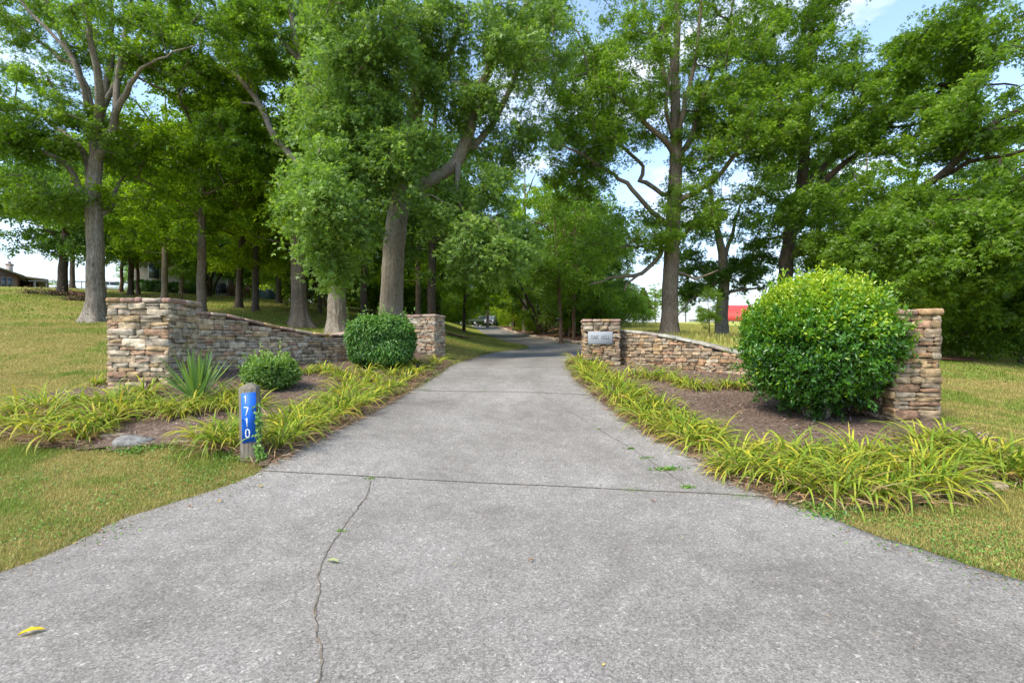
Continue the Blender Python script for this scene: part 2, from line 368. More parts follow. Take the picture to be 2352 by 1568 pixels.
c = mixc(N, L, 1.0, c, ramp(N, L, e.outputs['Distance'], [(0.0, (0.72,) * 3), (0.14, (1.0,) * 3)]).outputs[0], 'MULTIPLY')
big = noise(N, L, 0.55, 6, 0.62, P_, 0.4); c = mixc(N, L, 1.0, c, ramp(N, L, big.outputs['Fac'], [(0.30, (0.70, 0.68, 0.66)), (0.44, (0.93, 0.92, 0.90)), (0.70, (1.18, 1.18, 1.18))]).outputs[0], 'MULTIPLY')
med = noise(N, L, 4.5, 5, 0.65, P_); c = mixc(N, L, 1.0, c, ramp(N, L, med.outputs['Fac'], [(0.3, (0.84,) * 3), (0.7, (1.12,) * 3)]).outputs[0], 'MULTIPLY')
ru = noise(N, L, 1.4, 5, 0.7, P_); ruf = ramp(N, L, ru.outputs['Fac'], [(0.66, (0,) * 3), (0.82, (0.28,) * 3)])
c = mixc(N, L, ruf.outputs[0], c, (0.30, 0.19, 0.10))
at_ = N.new('ShaderNodeAttribute'); at_.attribute_name = 'rnd'       # tyre tracks and edge grime, plus shade painted over the far drive
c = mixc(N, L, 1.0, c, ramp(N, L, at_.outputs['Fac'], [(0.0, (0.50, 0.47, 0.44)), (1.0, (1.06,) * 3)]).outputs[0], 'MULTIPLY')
L.new(c, B.inputs['Base Color']); B.inputs['Roughness'].default_value = 0.9; B.inputs['Specular IOR Level'].default_value = 0.25
bh = mixc(N, L, 0.5, bw.outputs['X'], e.outputs['Distance']); bump(N, L, bh, 0.35, 0.006, B)
M['concrete'] = m
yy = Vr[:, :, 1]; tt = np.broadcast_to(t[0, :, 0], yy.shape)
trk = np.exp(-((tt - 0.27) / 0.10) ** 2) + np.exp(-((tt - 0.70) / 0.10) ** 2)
wear_shade = 1.0 - np.clip((yy - 5) / 12, 0, 1) * (0.27 + 0.30 * trk) - 0.30 * np.exp(-tt / 0.035) - 0.30 * np.exp(-(1 - tt) / 0.035)
wear_shade += (vnoise(Vr[..., 0], yy, 0.8, 9) - 0.5) * 0.30
drive = tag(mesh_np('driveway', Vr.reshape(-1, 3), Fr, M['concrete'], rnd=np.clip(wear_shade, 0, 1).ravel()), kind='structure')

def ribbon(name, pts, w, mat, lift=0.026, jit=0.0, seed=0, wob=0.0):
    rs = np.random.RandomState(seed); P = spline(np.array(pts), 0.05 if jit or wob else 0.2)
    T = np.gradient(P, axis=0); T /= np.linalg.norm(T, axis=1, keepdims=True) + 1e-9; Nn = np.column_stack([-T[:, 1], T[:, 0]])
    P = P + Nn * (rs.rand(len(P), 1) - 0.5) * jit
    ww = (w * (1 + (rs.rand(len(P)) - 0.5) * 2 * wob))[:, None]
    A = P + Nn * ww / 2; C_ = P - Nn * ww / 2
    V = np.vstack([np.column_stack([A, gz(A[:, 0], A[:, 1]) + lift]), np.column_stack([C_, gz(C_[:, 0], C_[:, 1]) + lift])]); n = len(P)
    k = np.arange(n - 1); return mesh_np(name, V, np.stack([k, k + n, k + n + 1, k + 1], -1), mat, drive)
M['joint'] = plain('dirty_joint', (0.10, 0.085, 0.065), 1.0, 0.0, nscale=20, namt=0.4)
M['crack'] = plain('sandy_crack', (0.15, 0.125, 0.095), 1.0, 0.0, nscale=15, namt=0.6)
H2 = lambda px, py: hit(px, py)[:2]
ribbon('joint', [H2(598, 1086), H2(900, 1103), H2(1200, 1118), H2(1500, 1133), H2(1785, 1149)], 0.015, M['joint'])
ribbon('joint', [H2(940, 898), H2(1140, 903), H2(1350, 910)], 0.016, M['joint'])
ribbon('joint', [H2(1040, 848), H2(1312, 846)], 0.014, M['joint'])
ribbon('crack', [H2(852, 1103), H2(845, 1140), H2(812, 1185), H2(775, 1240), H2(752, 1275), H2(732, 1325), H2(733, 1370), H2(722, 1420), H2(735, 1495), H2(732, 1566), (-0.9, 1.6), (-0.92, 0.6)], 0.009, M['crack'], jit=0.02, wob=0.6, seed=2)
ribbon('crack', [H2(1232, 905), H2(1310, 950), H2(1375, 990), H2(1440, 1028), H2(1520, 1080), H2(1590, 1132)], 0.008, M['crack'], jit=0.012, wob=0.7, seed=4)
ribbon('crack', [H2(1545, 1080), H2(1600, 1072), H2(1640, 1055)], 0.005, M['crack'], jit=0.01, wob=0.7, seed=5)

# ---------------------------------------------------------------- beds
BED_L = np.array([xy(*r) for r in ((15, 6.9), (5, 6.2), (60, 5.85), (140, 5.7), (270, 5.55), (350, 5.6), (440, 5.65), (560, 5.25), (600, 5.08))] +
                 [tuple(p) for p in LE[(LE[:, 1] > 5.2) & (LE[:, 1] < 13.2) & (LE[:, 0] < 0)]] + [(-2.2, 13.6), (-3.0, 13.5), (-3.9, 12.4), (-4.7, 11.2), (-5.4, 9.8), (-5.8, 8.8), (-6.5, 8.2), (-7.2, 8.3), (-7.9, 7.7)])
BED_R = np.array([(1.75, 12.6)] + [tuple(p) for p in RE[(RE[:, 1] > 4.55) & (RE[:, 1] < 12.4)][::-1]] + [xy(*r) for r in ((1900, 4.32), (2000, 4.3), (2150, 4.45), (2290, 4.8), (2330, 5.2), (2290, 5.8), (2200, 6.25), (2150, 6.45))] +
                 [(5.55, 7.2), (5.7, 8.2), (5.5, 9.3), (5.0, 10.2), (4.2, 11.0), (3.4, 11.6), (2.6, 12.2)])
ISLAND = np.array([xy(*r) for r in ((1350, 28.3), (1285, 34.3), (1238, 40.5), (1209, 48.5), (1188, 56.5), (1164, 68.5), (1139, 83), (1250, 80), (1300, 60), (1345, 50), (1400, 42), (1420, 32), (1400, 27))])
BRUSH_BED = np.array([xy(*r) for r in ((2130, 13.9), (2250, 14.2), (2260, 15.6), (2150, 15.8))])
TREE_BED = np.array([xy(*r) for r in ((110, 31), (150, 29.5), (200, 30), (210, 32), (130, 33))])
ROOT_BED = np.array([xy(*r) for r in ((1020, 28.5), (1065, 28.2), (1085, 30.5), (1030, 31.5))])

def sheet(name, poly, cell, lift, mat, rgb, seed=0, rough=0.03):
    x0, y0 = poly.min(0); x1, y1 = poly.max(0); xs = np.arange(x0 - cell, x1 + cell, cell); ys = np.arange(y0 - cell, y1 + cell, cell)
    X, Y = np.meshgrid(xs, ys, indexing='ij'); Z = gz(X, Y) + lift + (vnoise(X, Y, 0.25, seed) * 0.6 + vnoise(X, Y, 0.9, seed + 1)) * rough
    nx, ny = X.shape; i, j = np.meshgrid(np.arange(nx - 1), np.arange(ny - 1), indexing='ij')
    F = np.stack([i * ny + j, (i + 1) * ny + j, (i + 1) * ny + j + 1, i * ny + j + 1], -1).reshape(-1, 4)
    cxm = X.ravel()[F].mean(1); cym = Y.ravel()[F].mean(1); k = inside(poly, cxm, cym); F = F[k]
    u, inv = np.unique(F, return_inverse=True); V = np.column_stack([X.ravel(), Y.ravel(), Z.ravel()])[u]
    return tag(mesh_np(name, V, inv.reshape(-1, 4), mat, smooth=True), kind='structure')

def soil_mat(name, a, b, c_):
    m, nt, N, L, B = new_mat(name); p = geopos(N); n = noise(N, L, 28, 8, 0.75, p, 0.6); n2 = noise(N, L, 2.2, 4, 0.6, p)
    c = ramp(N, L, n.outputs['Fac'], [(0.3, a), (0.5, b), (0.72, c_)]).outputs[0]
    c = mixc(N, L, 1.0, c, ramp(N, L, n2.outputs['Fac'], [(0.3, (0.75,) * 3), (0.7, (1.2,) * 3)]).outputs[0], 'MULTIPLY')
    L.new(c, B.inputs['Base Color']); B.inputs['Roughness'].default_value = 1; B.inputs['Specular IOR Level'].default_value = 0.05
    bump(N, L, n.outputs['Fac'], 0.9, 0.03, B); return m
M['soil'] = soil_mat('mulched_soil', (0.075, 0.05, 0.037), (0.165, 0.115, 0.085), (0.30, 0.23, 0.18))
M['soil_red'] = soil_mat('red_mulch', (0.06, 0.028, 0.018), (0.16, 0.075, 0.045), (0.30, 0.17, 0.11))
for nm, poly, ce in (('mulch_bed', BED_L, 0.09), ('mulch_bed', BED_R, 0.09)): sheet(nm, poly, ce, 0.004, M['soil'], None)
for poly in (ISLAND, BRUSH_BED, TREE_BED, ROOT_BED): sheet('mulch_bed', poly, 0.4, 0.03, M['soil_red'], None, rough=0.08)

# ---------------------------------------------------------------- the ground sheet
nxg, nyg = 300, 320
gx = WS * np.sinh(np.linspace(-math.asinh(900 / WS), math.asinh(900 / WS), nxg))
gy = WS * np.sinh(np.linspace(-math.asinh(100 / WS), math.asinh(900 / WS), nyg))
X, Y = np.meshgrid(gx, gy, indexing='ij'); Z = gz(X, Y)
i, j = np.meshgrid(np.arange(nxg - 1), np.arange(nyg - 1), indexing='ij')
F = np.stack([i * nyg + j, (i + 1) * nyg + j, (i + 1) * nyg + j + 1, i * nyg + j + 1], -1).reshape(-1, 4)
MEADOW = np.array([(3.0, 15.5), (4.8, 12.9), (9, 12.5), (14, 19), (60, 60), (400, 300), (0, 400), (8, 110), (10, 70), (6, 40), (4.6, 26)])
mead = inside(MEADOW, X.ravel(), Y.ravel()).astype(float)
far_l = (np.clip((Y.ravel() - 16) / 14, 0, 1) * (X.ravel() < 3)) * 0.5
m, nt, N, L, B = new_mat('lawn_soil_and_turf'); p = geopos(N)
n1 = noise(N, L, 0.35, 5, 0.6, p, 0.3); n2 = noise(N, L, 7, 6, 0.7, p); n3 = noise(N, L, 60, 5, 0.7, p)
green = ramp(N, L, n2.outputs['Fac'], [(0.3, (0.10, 0.13, 0.022)), (0.7, (0.18, 0.205, 0.04))]).outputs[0]
straw = ramp(N, L, n2.outputs['Fac'], [(0.3, (0.20, 0.155, 0.05)), (0.7, (0.34, 0.265, 0.09))]).outputs[0]
f = ramp(N, L, n1.outputs['Fac'], [(0.36, (0.15,) * 3), (0.62, (0.85,) * 3)])
near_c = mixc(N, L, f.outputs[0], green, straw)
lush = ramp(N, L, n2.outputs['Fac'], [(0.3, (0.13, 0.165, 0.02)), (0.7, (0.23, 0.25, 0.04))]).outputs[0]
dry = ramp(N, L, n1.outputs['Fac'], [(0.35, (0.30, 0.33, 0.06)), (0.65, (0.44, 0.40, 0.11))]).outputs[0]
a = N.new('ShaderNodeAttribute'); a.attribute_name = 'rnd'
s1 = N.new('ShaderNodeMapRange'); s1.inputs['From Max'].default_value = 0.5; L.new(a.outputs['Fac'], s1.inputs['Value'])
s2 = N.new('ShaderNodeMapRange'); s2.inputs['From Min'].default_value = 0.5; L.new(a.outputs['Fac'], s2.inputs['Value'])
lm = N.new('ShaderNodeMath'); lm.operation = 'MULTIPLY'; L.new(s1.outputs[0], lm.inputs[0])
L.new(ramp(N, L, n1.outputs['Fac'], [(0.4, (1,) * 3), (0.62, (0.25,) * 3)]).outputs[0], lm.inputs[1])
c = mixc(N, L, lm.outputs[0], near_c, lush); c = mixc(N, L, s2.outputs[0], c, dry)
c = mixc(N, L, 1.0, c, ramp(N, L, n3.outputs['Fac'], [(0.3, (0.7,) * 3), (0.7, (1.3,) * 3)]).outputs[0], 'MULTIPLY')
L.new(c, B.inputs['Base Color']); B.inputs['Roughness'].default_value = 1; B.inputs['Specular IOR Level'].default_value = 0.05
bump(N, L, n3.outputs['Fac'], 0.8, 0.03, B); M['turf'] = m
tag(mesh_np('ground', np.column_stack([X.ravel(), Y.ravel(), Z.ravel()]), F, m, rnd=np.clip(np.maximum(mead, far_l), 0, 1), smooth=True), kind='structure')

# ---------------------------------------------------------------- blades, leaves
def blades(P, az, Ln, W, th0, bend, segs, rs, twist=0.5, tipw=0.0):
    """arching strap leaves: P roots, az heading, th0 starting lean, bend total curl (radians)"""
    n = len(P); k = np.arange(segs + 1) / segs
    th = th0[:, None] + bend[:, None] * (k[None, :-1] + 0.5 / segs)
    dh = np.sin(th) * (Ln / segs)[:, None]; dz = np.cos(th) * (Ln / segs)[:, None]
    H = np.concatenate([np.zeros((n, 1)), np.cumsum(dh, 1)], 1); Zz = np.concatenate([np.zeros((n, 1)), np.cumsum(dz, 1)], 1)
    d = np.column_stack([np.cos(az), np.sin(az)]); s = np.column_stack([-np.sin(az), np.cos(az)])
    C_ = np.empty((n, segs + 1, 3)); C_[..., :2] = P[:, None, :2] + H[..., None] * d[:, None]; C_[..., 2] = P[:, None, 2] + Zz
    prof = np.sqrt(np.clip(1 - k ** 2.2, 0, 1)) * (0.55 + 0.45 * np.minimum(1, k * 4)) + tipw
    tw = (rs.rand(n) - 0.5) * twist; w = W[:, None] * prof[None] / 2
    off = np.empty((n, segs + 1, 3)); off[..., :2] = s[:, None] * (w * np.cos(tw)[:, None])[..., None]; off[..., 2] = w * np.sin(tw)[:, None]
    V = np.stack([C_ - off, C_ + off], 2).reshape(-1, 3)
    b = (np.arange(n) * (segs + 1) * 2)[:, None] + (np.arange(segs) * 2)[None]; b = b.ravel()
    return V, np.stack([b, b + 1, b + 3, b + 2], -1)

def leaves(P, D, Nn, Ln, W, kind='simple'):
    D = D / (np.linalg.norm(D, axis=1, keepdims=True) + 1e-9); S = np.cross(D, Nn); S /= np.linalg.norm(S, axis=1, keepdims=True) + 1e-9
    U = np.cross(S, D); Ln = np.broadcast_to(Ln, len(P))[:, None]; W = np.broadcast_to(W, len(P))[:, None]
    if kind == 'simple':
        v = np.stack([P, P + D * Ln * .45 + S * W * .5 + U * W * .18, P + D * Ln - U * Ln * .12, P + D * Ln * .45 - S * W * .5 + U * W * .18], 1).reshape(-1, 3)
        b = np.arange(len(P)) * 4; return v, np.vstack([np.stack([b, b + 1, b + 2], -1), np.stack([b, b + 2, b + 3], -1)]), 4
    if kind == 'flat':
        v = np.stack([P, P + D * Ln * .5 + S * W * .5, P + D * Ln, P + D * Ln * .5 - S * W * .5], 1).reshape(-1, 3)
        b = np.arange(len(P)) * 4; return v, np.stack([b, b + 1, b + 2, b + 3], -1), 4
    parts = []
    for a_, l_, st in ((0, 1.0, 0.0), (0.95, 0.62, 0.18), (-0.95, 0.62, 0.18)):
        d2 = D * math.cos(a_) + S * math.sin(a_); s2 = S * math.cos(a_) - D * math.sin(a_); q = P + D * Ln * st
        parts.append(np.stack([q, q + d2 * Ln * l_ * .55 + s2 * W * .22, q + d2 * Ln * l_ - U * Ln * .1, q + d2 * Ln * l_ * .55 - s2 * W * .22], 1))
    v = np.concatenate(parts, 1).reshape(-1, 3); b = (np.arange(len(P))[:, None] * 12 + np.array([0, 4, 8])[None]).ravel()
    return v, np.stack([b, b + 1, b + 2, b + 3], -1), 12

def unit(rs, n):
    v = rs.normal(size=(n, 3)); return v / np.linalg.norm(v, axis=1, keepdims=True)

# ---------------------------------------------------------------- turf blades near the camera
def scatter(poly_or_box, dens, rs, excl=()):
    x0, x1, y0, y1 = poly_or_box; n = int((x1 - x0) * (y1 - y0) * dens); x = rs.uniform(x0, x1, n); y = rs.uniform(y0, y1, n)
    k = np.abs(x) < y * 1.13 + 0.6
    x, y = x[k], y[k]; k = np.ones(len(x), dtype=bool)
    for q in excl: k &= ~inside(q, x, y)
    return x[k], y[k]
EX = (ROAD, BED_L, BED_R)
rs = np.random.RandomState(11); Vs, Fs, Cs, nv = [], [], [], 0
for box, dens, hgt, wd in (((-6.5, -2.4, 2.4, 6.4), 9000, 0.042, 0.0042), ((2.2, 8, 2.0, 6.6), 9000, 0.042, 0.0042), ((-12, -5.2, 5.0, 10), 3000, 0.045, 0.0065), ((5, 11, 5.5, 10.5), 3000, 0.045, 0.0065),
                           ((-18, -5.5, 9.5, 18), 900, 0.05, 0.012), ((5.5, 20, 10, 19), 800, 0.05, 0.012), ((-4, 2, 13.5, 30), 700, 0.05, 0.012), ((-34, -5, 18, 40), 130, 0.06, 0.035), ((-4, 3, 30, 50), 120, 0.06, 0.03)):
    x, y = scatter(box, dens, rs, EX + ((MEADOW,) if box[0] > 4 else ())); n = len(x)
    if not n: continue
    g = np.clip((vnoise(x, y, 1.1, 21) * 0.5 + vnoise(x, y, 0.28, 22) * 0.5 - 0.28) * 2.9, 0, 1); g = np.clip(g + rs.normal(0, 0.22, n), 0, 1)[:, None]
    cg = np.array([0.19, 0.28, 0.035]) * (1 - g) + np.array([0.44, 0.35, 0.12]) * g; cg *= rs.uniform(0.7, 1.35, (n, 1))
    h = hgt * rs.uniform(0.5, 1.5, n) * (1.25 - 0.5 * g[:, 0])
    V, F = blades(np.column_stack([x, y, gz(x, y) - 0.004]), rs.rand(n) * 2 * PI, h, np.full(n, wd) * rs.uniform(.7, 1.3, n), rs.uniform(0, .8, n), rs.uniform(0, 1.0, n), 2, rs)
    Vs.append(V); Fs.append(F + nv); nv += len(V); Cs.append(np.repeat(cg, 6, 0))
tag(mesh_np('lawn_grass', np.vstack(Vs), np.vstack(Fs), M['blade'], rgb=np.vstack(Cs)), 'mown lawn grass of green and straw coloured blades beside the drive', 'grass', kind='stuff')
# taller edging grass along both sides of the drive
Vs, Fs, Cs, nv = [], [], [], 0
BE1, BE2 = spline(BED_L[:9], .1)[::-1], spline(BED_R[-18:-7], .1)
for E_, sgn in ((LL, -1), (RR, 1), (BE1, 0), (BE2, 0)):
    k = (E_[:, 1] > 1.6) & (E_[:, 1] < 34); P2 = np.repeat(E_[k], 26, 0); P2 = P2 + np.column_stack([(sgn * (rs.normal(0, 0.05, len(P2)) + .03)) if sgn else rs.normal(0, .07, len(P2)), rs.normal(0, 0.06, len(P2))]); n = len(P2)
    g = np.clip(vnoise(P2[:, 0], P2[:, 1], .4, 31) + rs.normal(0, .25, n), 0, 1)[:, None]; cg = (np.array([0.13, 0.22, 0.03]) * (1 - g) + np.array([0.38, 0.27, 0.11]) * g) * rs.uniform(.7, 1.3, (n, 1))
    V, F = blades(np.column_stack([P2, gz(P2[:, 0], P2[:, 1]) + .012]), rs.rand(n) * 2 * PI, rs.uniform(.02, .085, n), np.full(n, .006) * np.clip(P2[:, 1] / 5, .9, 3), rs.uniform(0, 1.1, n), rs.uniform(0, 1.2, n), 2, rs)
    Vs.append(V); Fs.append(F + nv); nv += len(V); Cs.append(np.repeat(cg, 6, 0))
tag(mesh_np('edge_grass', np.vstack(Vs), np.vstack(Fs), M['blade'], rgb=np.vstack(Cs)), 'ragged grass and straw creeping over both edges of the drive', 'grass', kind='stuff')
# meadow
x, y = scatter((3, 60, 12.5, 60), 90, rs, (BED_R, ISLAND)); k = inside(MEADOW, x, y); x, y = x[k], y[k]; n = len(x)
g = rs.rand(n)[:, None]; cg = (np.array([0.26, 0.32, 0.06]) * (1 - g) + np.array([0.50, 0.42, 0.14]) * g) * rs.uniform(.75, 1.25, (n, 1))
V, F = blades(np.column_stack([x, y, gz(x, y)]), rs.rand(n) * 2 * PI, rs.uniform(.12, .34, n), np.full(n, .03), rs.uniform(0, .3, n), rs.uniform(0, .8, n), 2, rs)
tag(mesh_np('meadow_grass', V, F, M['blade'], rgb=np.repeat(cg, 6, 0)), 'uncut yellow green meadow grass on the slope behind the right wall', 'grass', kind='stuff')

# mulch chips and dead leaves in the two front beds
Vs, Fs, Cs, nv = [], [], [], 0
for poly, n in ((BED_L, 17000), (BED_R, 17000)):
    x = rs.uniform(poly[:, 0].min(), poly[:, 0].max(), n * 2); y = rs.uniform(poly[:, 1].min(), poly[:, 1].max(), n * 2); k = inside(poly, x, y); x, y = x[k][:n], y[k][:n]; n = len(x)
    D = unit(rs, n); D[:, 2] *= 0.25; U = unit(rs, n) * 0.35 + np.array([0, 0, 1.0])
    pal = np.array([(0.11, 0.075, 0.055), (0.20, 0.14, 0.10), (0.32, 0.25, 0.19), (0.46, 0.40, 0.34), (0.24, 0.14, 0.09), (0.07, 0.05, 0.04)]); ci = rs.choice(6, n, p=[.28, .27, .2, .07, .1, .08])
    V, F, kk = leaves(np.column_stack([x, y, gz(x, y) + 0.025 + rs.rand(n) * 0.03]), D, U, rs.uniform(.025, .075, n), rs.uniform(.006, .02, n), 'flat')
    Vs.append(V); Fs.append(F + nv); nv += len(V); Cs.append(np.repeat(pal[ci] * rs.uniform(.7, 1.3, (n, 1)), kk, 0))
tag(mesh_np('mulch_chips', np.vstack(Vs), np.vstack(Fs), M['litter'], rgb=np.vstack(Cs)), 'brown bark mulch chips spread over the planting beds', 'mulch', kind='stuff')

# ---------------------------------------------------------------- stonework
PAL_PALE = [(0.442, 0.335, 0.215), (0.478, 0.39, 0.269), (0.413, 0.349, 0.265), (0.442, 0.309, 0.218), (0.376, 0.309, 0.233), (0.472, 0.335, 0.189), (0.507, 0.422, 0.306), (0.413, 0.262, 0.167), (0.297, 0.226, 0.157), (0.457, 0.357, 0.233), (0.442, 0.367, 0.262)]
PAL_WARM = [(0.361, 0.255, 0.141), (0.33, 0.243, 0.151), (0.311, 0.249, 0.176), (0.361, 0.224, 0.122), (0.279, 0.211, 0.141), (0.374, 0.284, 0.182), (0.342, 0.211, 0.131), (0.234, 0.173, 0.116), (0.374, 0.313, 0.227), (0.342, 0.255, 0.157)]
def stone(mb, c4, back, outv, prot, rs, colr):
    """c4: four 3-D corners on the wall plane, counter-clockwise seen from outside; outv outward normal"""
    c4 = np.asarray(c4); pts = []
    for k in range(4):
        a, b = c4[k], c4[(k + 1) % 4]; L_ = np.linalg.norm(b - a); e_ = min(0.3, 0.016 / max(L_, 1e-3))
        pts += [a + (b - a) * e_, a + (b - a) * 0.5, a + (b - a) * (1 - e_)]
    pts = np.array(pts); cen = pts.mean(0); n = len(pts); H_ = np.linalg.norm(c4[3] - c4[0])
    pts = pts + (rs.rand(n, 1) - 0.5) * 0.013 * np.array([0, 0, 1.0]) + (rs.rand(n, 1) - 0.5) * 0.006
    r0 = pts - outv * back; r1 = pts + outv * (prot - 0.006)
    d = pts - cen; ln = np.linalg.norm(d, axis=1, keepdims=True); ins = pts - d / np.maximum(ln, 1e-6) * min(0.006, H_ * 0.12)
    tl_ = rs.uniform(-.16, .16, 2); ax_ = np.cross(outv, [0, 0, 1.0]); r2 = ins + outv * (prot + (rs.rand(n, 1) - 0.5) * 0.012 + np.clip((ins - cen) @ np.array([ax_, [0, 0, 1.0]]).T @ tl_, -.012, .012)[:, None])
    ce = cen + (rs.rand(3) - .5) * np.array([.06, .06, .02]) * (1 - np.abs(outv)) + outv * (prot + rs.uniform(-.004, .008))
    V = np.vstack([r0, r1, r2, ce[None]]); F4 = []; F3 = []
    for k in range(n):
        j_ = (k + 1) % n; F4 += [(k, j_, n + j_, n + k), (n + k, n + j_, 2 * n + j_, 2 * n + k)]; F3.append((2 * n + k, 2 * n + j_, 3 * n))
    sh = rs.uniform(0.92, 1.08, (len(V), 1)); mb.add(V, [np.array(F4), np.array(F3)], np.asarray(colr) * sh)

def stone_face(mb, path, z0f, z1f, rs, pal, hmin=0.05, hmax=0.12, lmin=0.12, lmax=0.34, ext=0.0, holes=()):
    s = np.concatenate([[0], np.cumsum(np.linalg.norm(np.diff(path, axis=0), axis=1))]); S_ = s[-1]
    P = lambda q: np.array([np.interp(q, s, path[:, 0]), np.interp(q, s, path[:, 1])])
    zlo = min(z0f(q) for q in np.linspace(0, S_, 12)) - 0.12; zhi = max(z1f(q) for q in np.linspace(0, S_, 30)); z = zlo
    while z < zhi - 0.015:
        h = rs.uniform(hmin, hmax); q = -ext + (0 if rs.rand() < .5 else 0)
        while q < S_ + ext - 0.02:
            l = rs.uniform(lmin, lmax) * (0.7 + h * 4)
            q2 = min(q + l, S_ + ext)
            if S_ + ext - q2 < 0.07: q2 = S_ + ext
            halves = [(z, z + h)] if h < 0.095 or rs.rand() < 0.55 else [(z, z + h * .45), (z + h * .45, z + h)]
            for za, zb in halves:
                g_ = 0.0045; a, b = q + g_, q2 - g_; ta = min(zb - g_, z1f(np.clip(a, 0, S_))); tb = min(zb - g_, z1f(np.clip(b, 0, S_)))
                if min(ta, tb) - za < 0.02 or zb < z0f(np.clip((q + q2) / 2, 0, S_)) - 0.10: continue
                mid = ((a + b) / 2, (za + zb) / 2)
                if any(x0 < b and a < x1 and y0 < zb and za < y1 for x0, x1, y0, y1 in holes): 
                    x0, x1, y0, y1 = holes[0]
                    if za < y0 - 0.022: ta = min(ta, y0 - .002); tb = min(tb, y0 - .002)
                    elif zb > y1 + 0.022: za = y1 + .002
                    elif a < x0 - 0.02 and b > x0: b = x0 - .002
                    elif b > x1 + 0.02 and a < x1: a = x1 + .002
                    else: continue
                pa, pb = P(np.clip(a, 0, S_)), P(np.clip(b, 0, S_)); tvec = P(min(S_, (a + b) / 2 + .05)) - P(max(0, (a + b) / 2 - .05)); tvec /= np.linalg.norm(tvec) + 1e-9
                pa = pa + tvec * min(0, a); pb = pb + tvec * max(0, b - S_)
                o = np.array([tvec[1], -tvec[0], 0])
                wob = rs.uniform(-.006, .006, 2)
                c4 = [(pa[0], pa[1], za + wob[0]), (pb[0], pb[1], za + wob[1]), (pb[0], pb[1], tb), (pa[0], pa[1], ta)]
                c_ = np.array(pal[rs.choice(len(pal))]) * rs.uniform(.74, 1.16)
                stone(mb, np.array(c4), 0.045, o, rs.uniform(-0.004, 0.034), rs, c_)
            q = q2
        z += h

def slab(mb, quad, z0, z1, rs, colr, topz=None):
    """a rough cap block on a plan quad (counter-clockwise); z0, z1 may be per-corner"""
    quad = np.asarray(quad); z0 = np.broadcast_to(z0, 4); z1 = np.broadcast_to(z1, 4); P, za, zb = [], [], []
    for k in range(4):
        j_ = (k + 1) % 4
        for f_ in (0.06, 0.35, 0.65, 0.94): P.append(quad[k] * (1 - f_) + quad[j_] * f_); za.append(z0[k] * (1 - f_) + z0[j_] * f_); zb.append(z1[k] * (1 - f_) + z1[j_] * f_)
    P = np.array(P); za = np.array(za); zb = np.array(zb); n = len(P); cen = P.mean(0); d = P - cen; ln = np.linalg.norm(d, axis=1, keepdims=True)
    P = P + d / ln * (rs.rand(n, 1) - 0.5) * 0.022
    def ring(ins, z): return np.column_stack([P - (P - cen) / ln * ins, z])
    R = [ring(0.014, za), ring(0.0, za + (zb - za) * .3), ring(0.0, za + (zb - za) * .72), ring(0.018, zb + (rs.rand(n) - .5) * .008), np.array([[cen[0], cen[1], zb.mean() + .003]]), np.array([[cen[0], cen[1], za.mean()]])]
    F4 = [(r * n + k, r * n + (k + 1) % n, (r + 1) * n + (k + 1) % n, (r + 1) * n + k) for r in range(3) for k in range(n)]
    F3 = [(3 * n + k, 3 * n + (k + 1) % n, 4 * n) for k in range(n)] + [((k + 1) % n, k, 4 * n + 1) for k in range(n)]
    V = np.vstack(R); mb.add(V, [np.array(F4), np.array(F3)], np.asarray(colr) * rs.uniform(.9, 1.1, (len(V), 1)))

CAPC = [(0.34, 0.22, 0.17), (0.38, 0.30, 0.22), (0.30, 0.20, 0.155), (0.40, 0.33, 0.26), (0.36, 0.24, 0.13)]
def pillar(label, quad, ztop, rs, pal, capt, over, nx=2, ny=2, hole=None, dark=1.0, **kw):
    quad = np.array(quad); zb = min(g1(*q) for q in quad); cen = quad.mean(0); base = (cen[0], cen[1], zb)
    t = thing('stone_pillar', label, 'pillar', base, 'stone pillars at the drive entrance'); zs = ztop - capt
    mb = MB()
    for k in range(4):
        a, b = quad[k], quad[(k + 1) % 4]
        stone_face(mb, np.array([a, b]), lambda q, a=a, b=b: min(g1(*a), g1(*b)), lambda q: zs - 0.002, rs, pal, ext=0.012, holes=(hole,) if (hole and k == 0) else (), **kw)
    mb.build('shaft', M['stone'], t, base)
    ctr = quad.mean(0); q2 = ctr + (quad - ctr) * 0.955; V = [(x, y, z) for z in (zb - 0.2, zs - 0.004) for x, y in q2]
    mesh_np('mortar_core', V, [np.array([(0, 3, 2, 1), (4, 5, 6, 7), (0, 1, 5, 4), (1, 2, 6, 5), (2, 3, 7, 6), (3, 0, 4, 7)])], M['core'], t, base=base)
    mb = MB(); e1 = quad[1] - quad[0]; e2 = quad[3] - quad[0]; w1 = np.linalg.norm(e1); w2 = np.linalg.norm(e2); u1, u2 = e1 / w1, e2 / w2; o = quad[0] - (u1 + u2) * over; W1, W2 = w1 + 2 * over, w2 + 2 * over
    for b_ in range(ny):
        cuts = np.concatenate([[0], np.sort(np.linspace(0, 1, nx + 1)[1:-1] + rs.uniform(-.08, .08, nx - 1)), [1]])
        for a_ in range(nx):
            x0, x1 = cuts[a_] * W1 + .003, cuts[a_ + 1] * W1 - .003; y0, y1 = b_ / ny * W2 + .003, (b_ + 1) / ny * W2 - .003
            slab(mb, [o + u1 * x0 + u2 * y0, o + u1 * x1 + u2 * y0, o + u1 * x1 + u2 * y1, o + u1 * x0 + u2 * y1], zs, zs + capt * rs.uniform(.9, 1.08), rs, np.array(CAPC[rs.choice(5)]) * rs.uniform(.85, 1.15) * np.array([dark, dark * .98, dark * .96]))
    mb.build('cap', M['cap'], t, base)
    return t, base

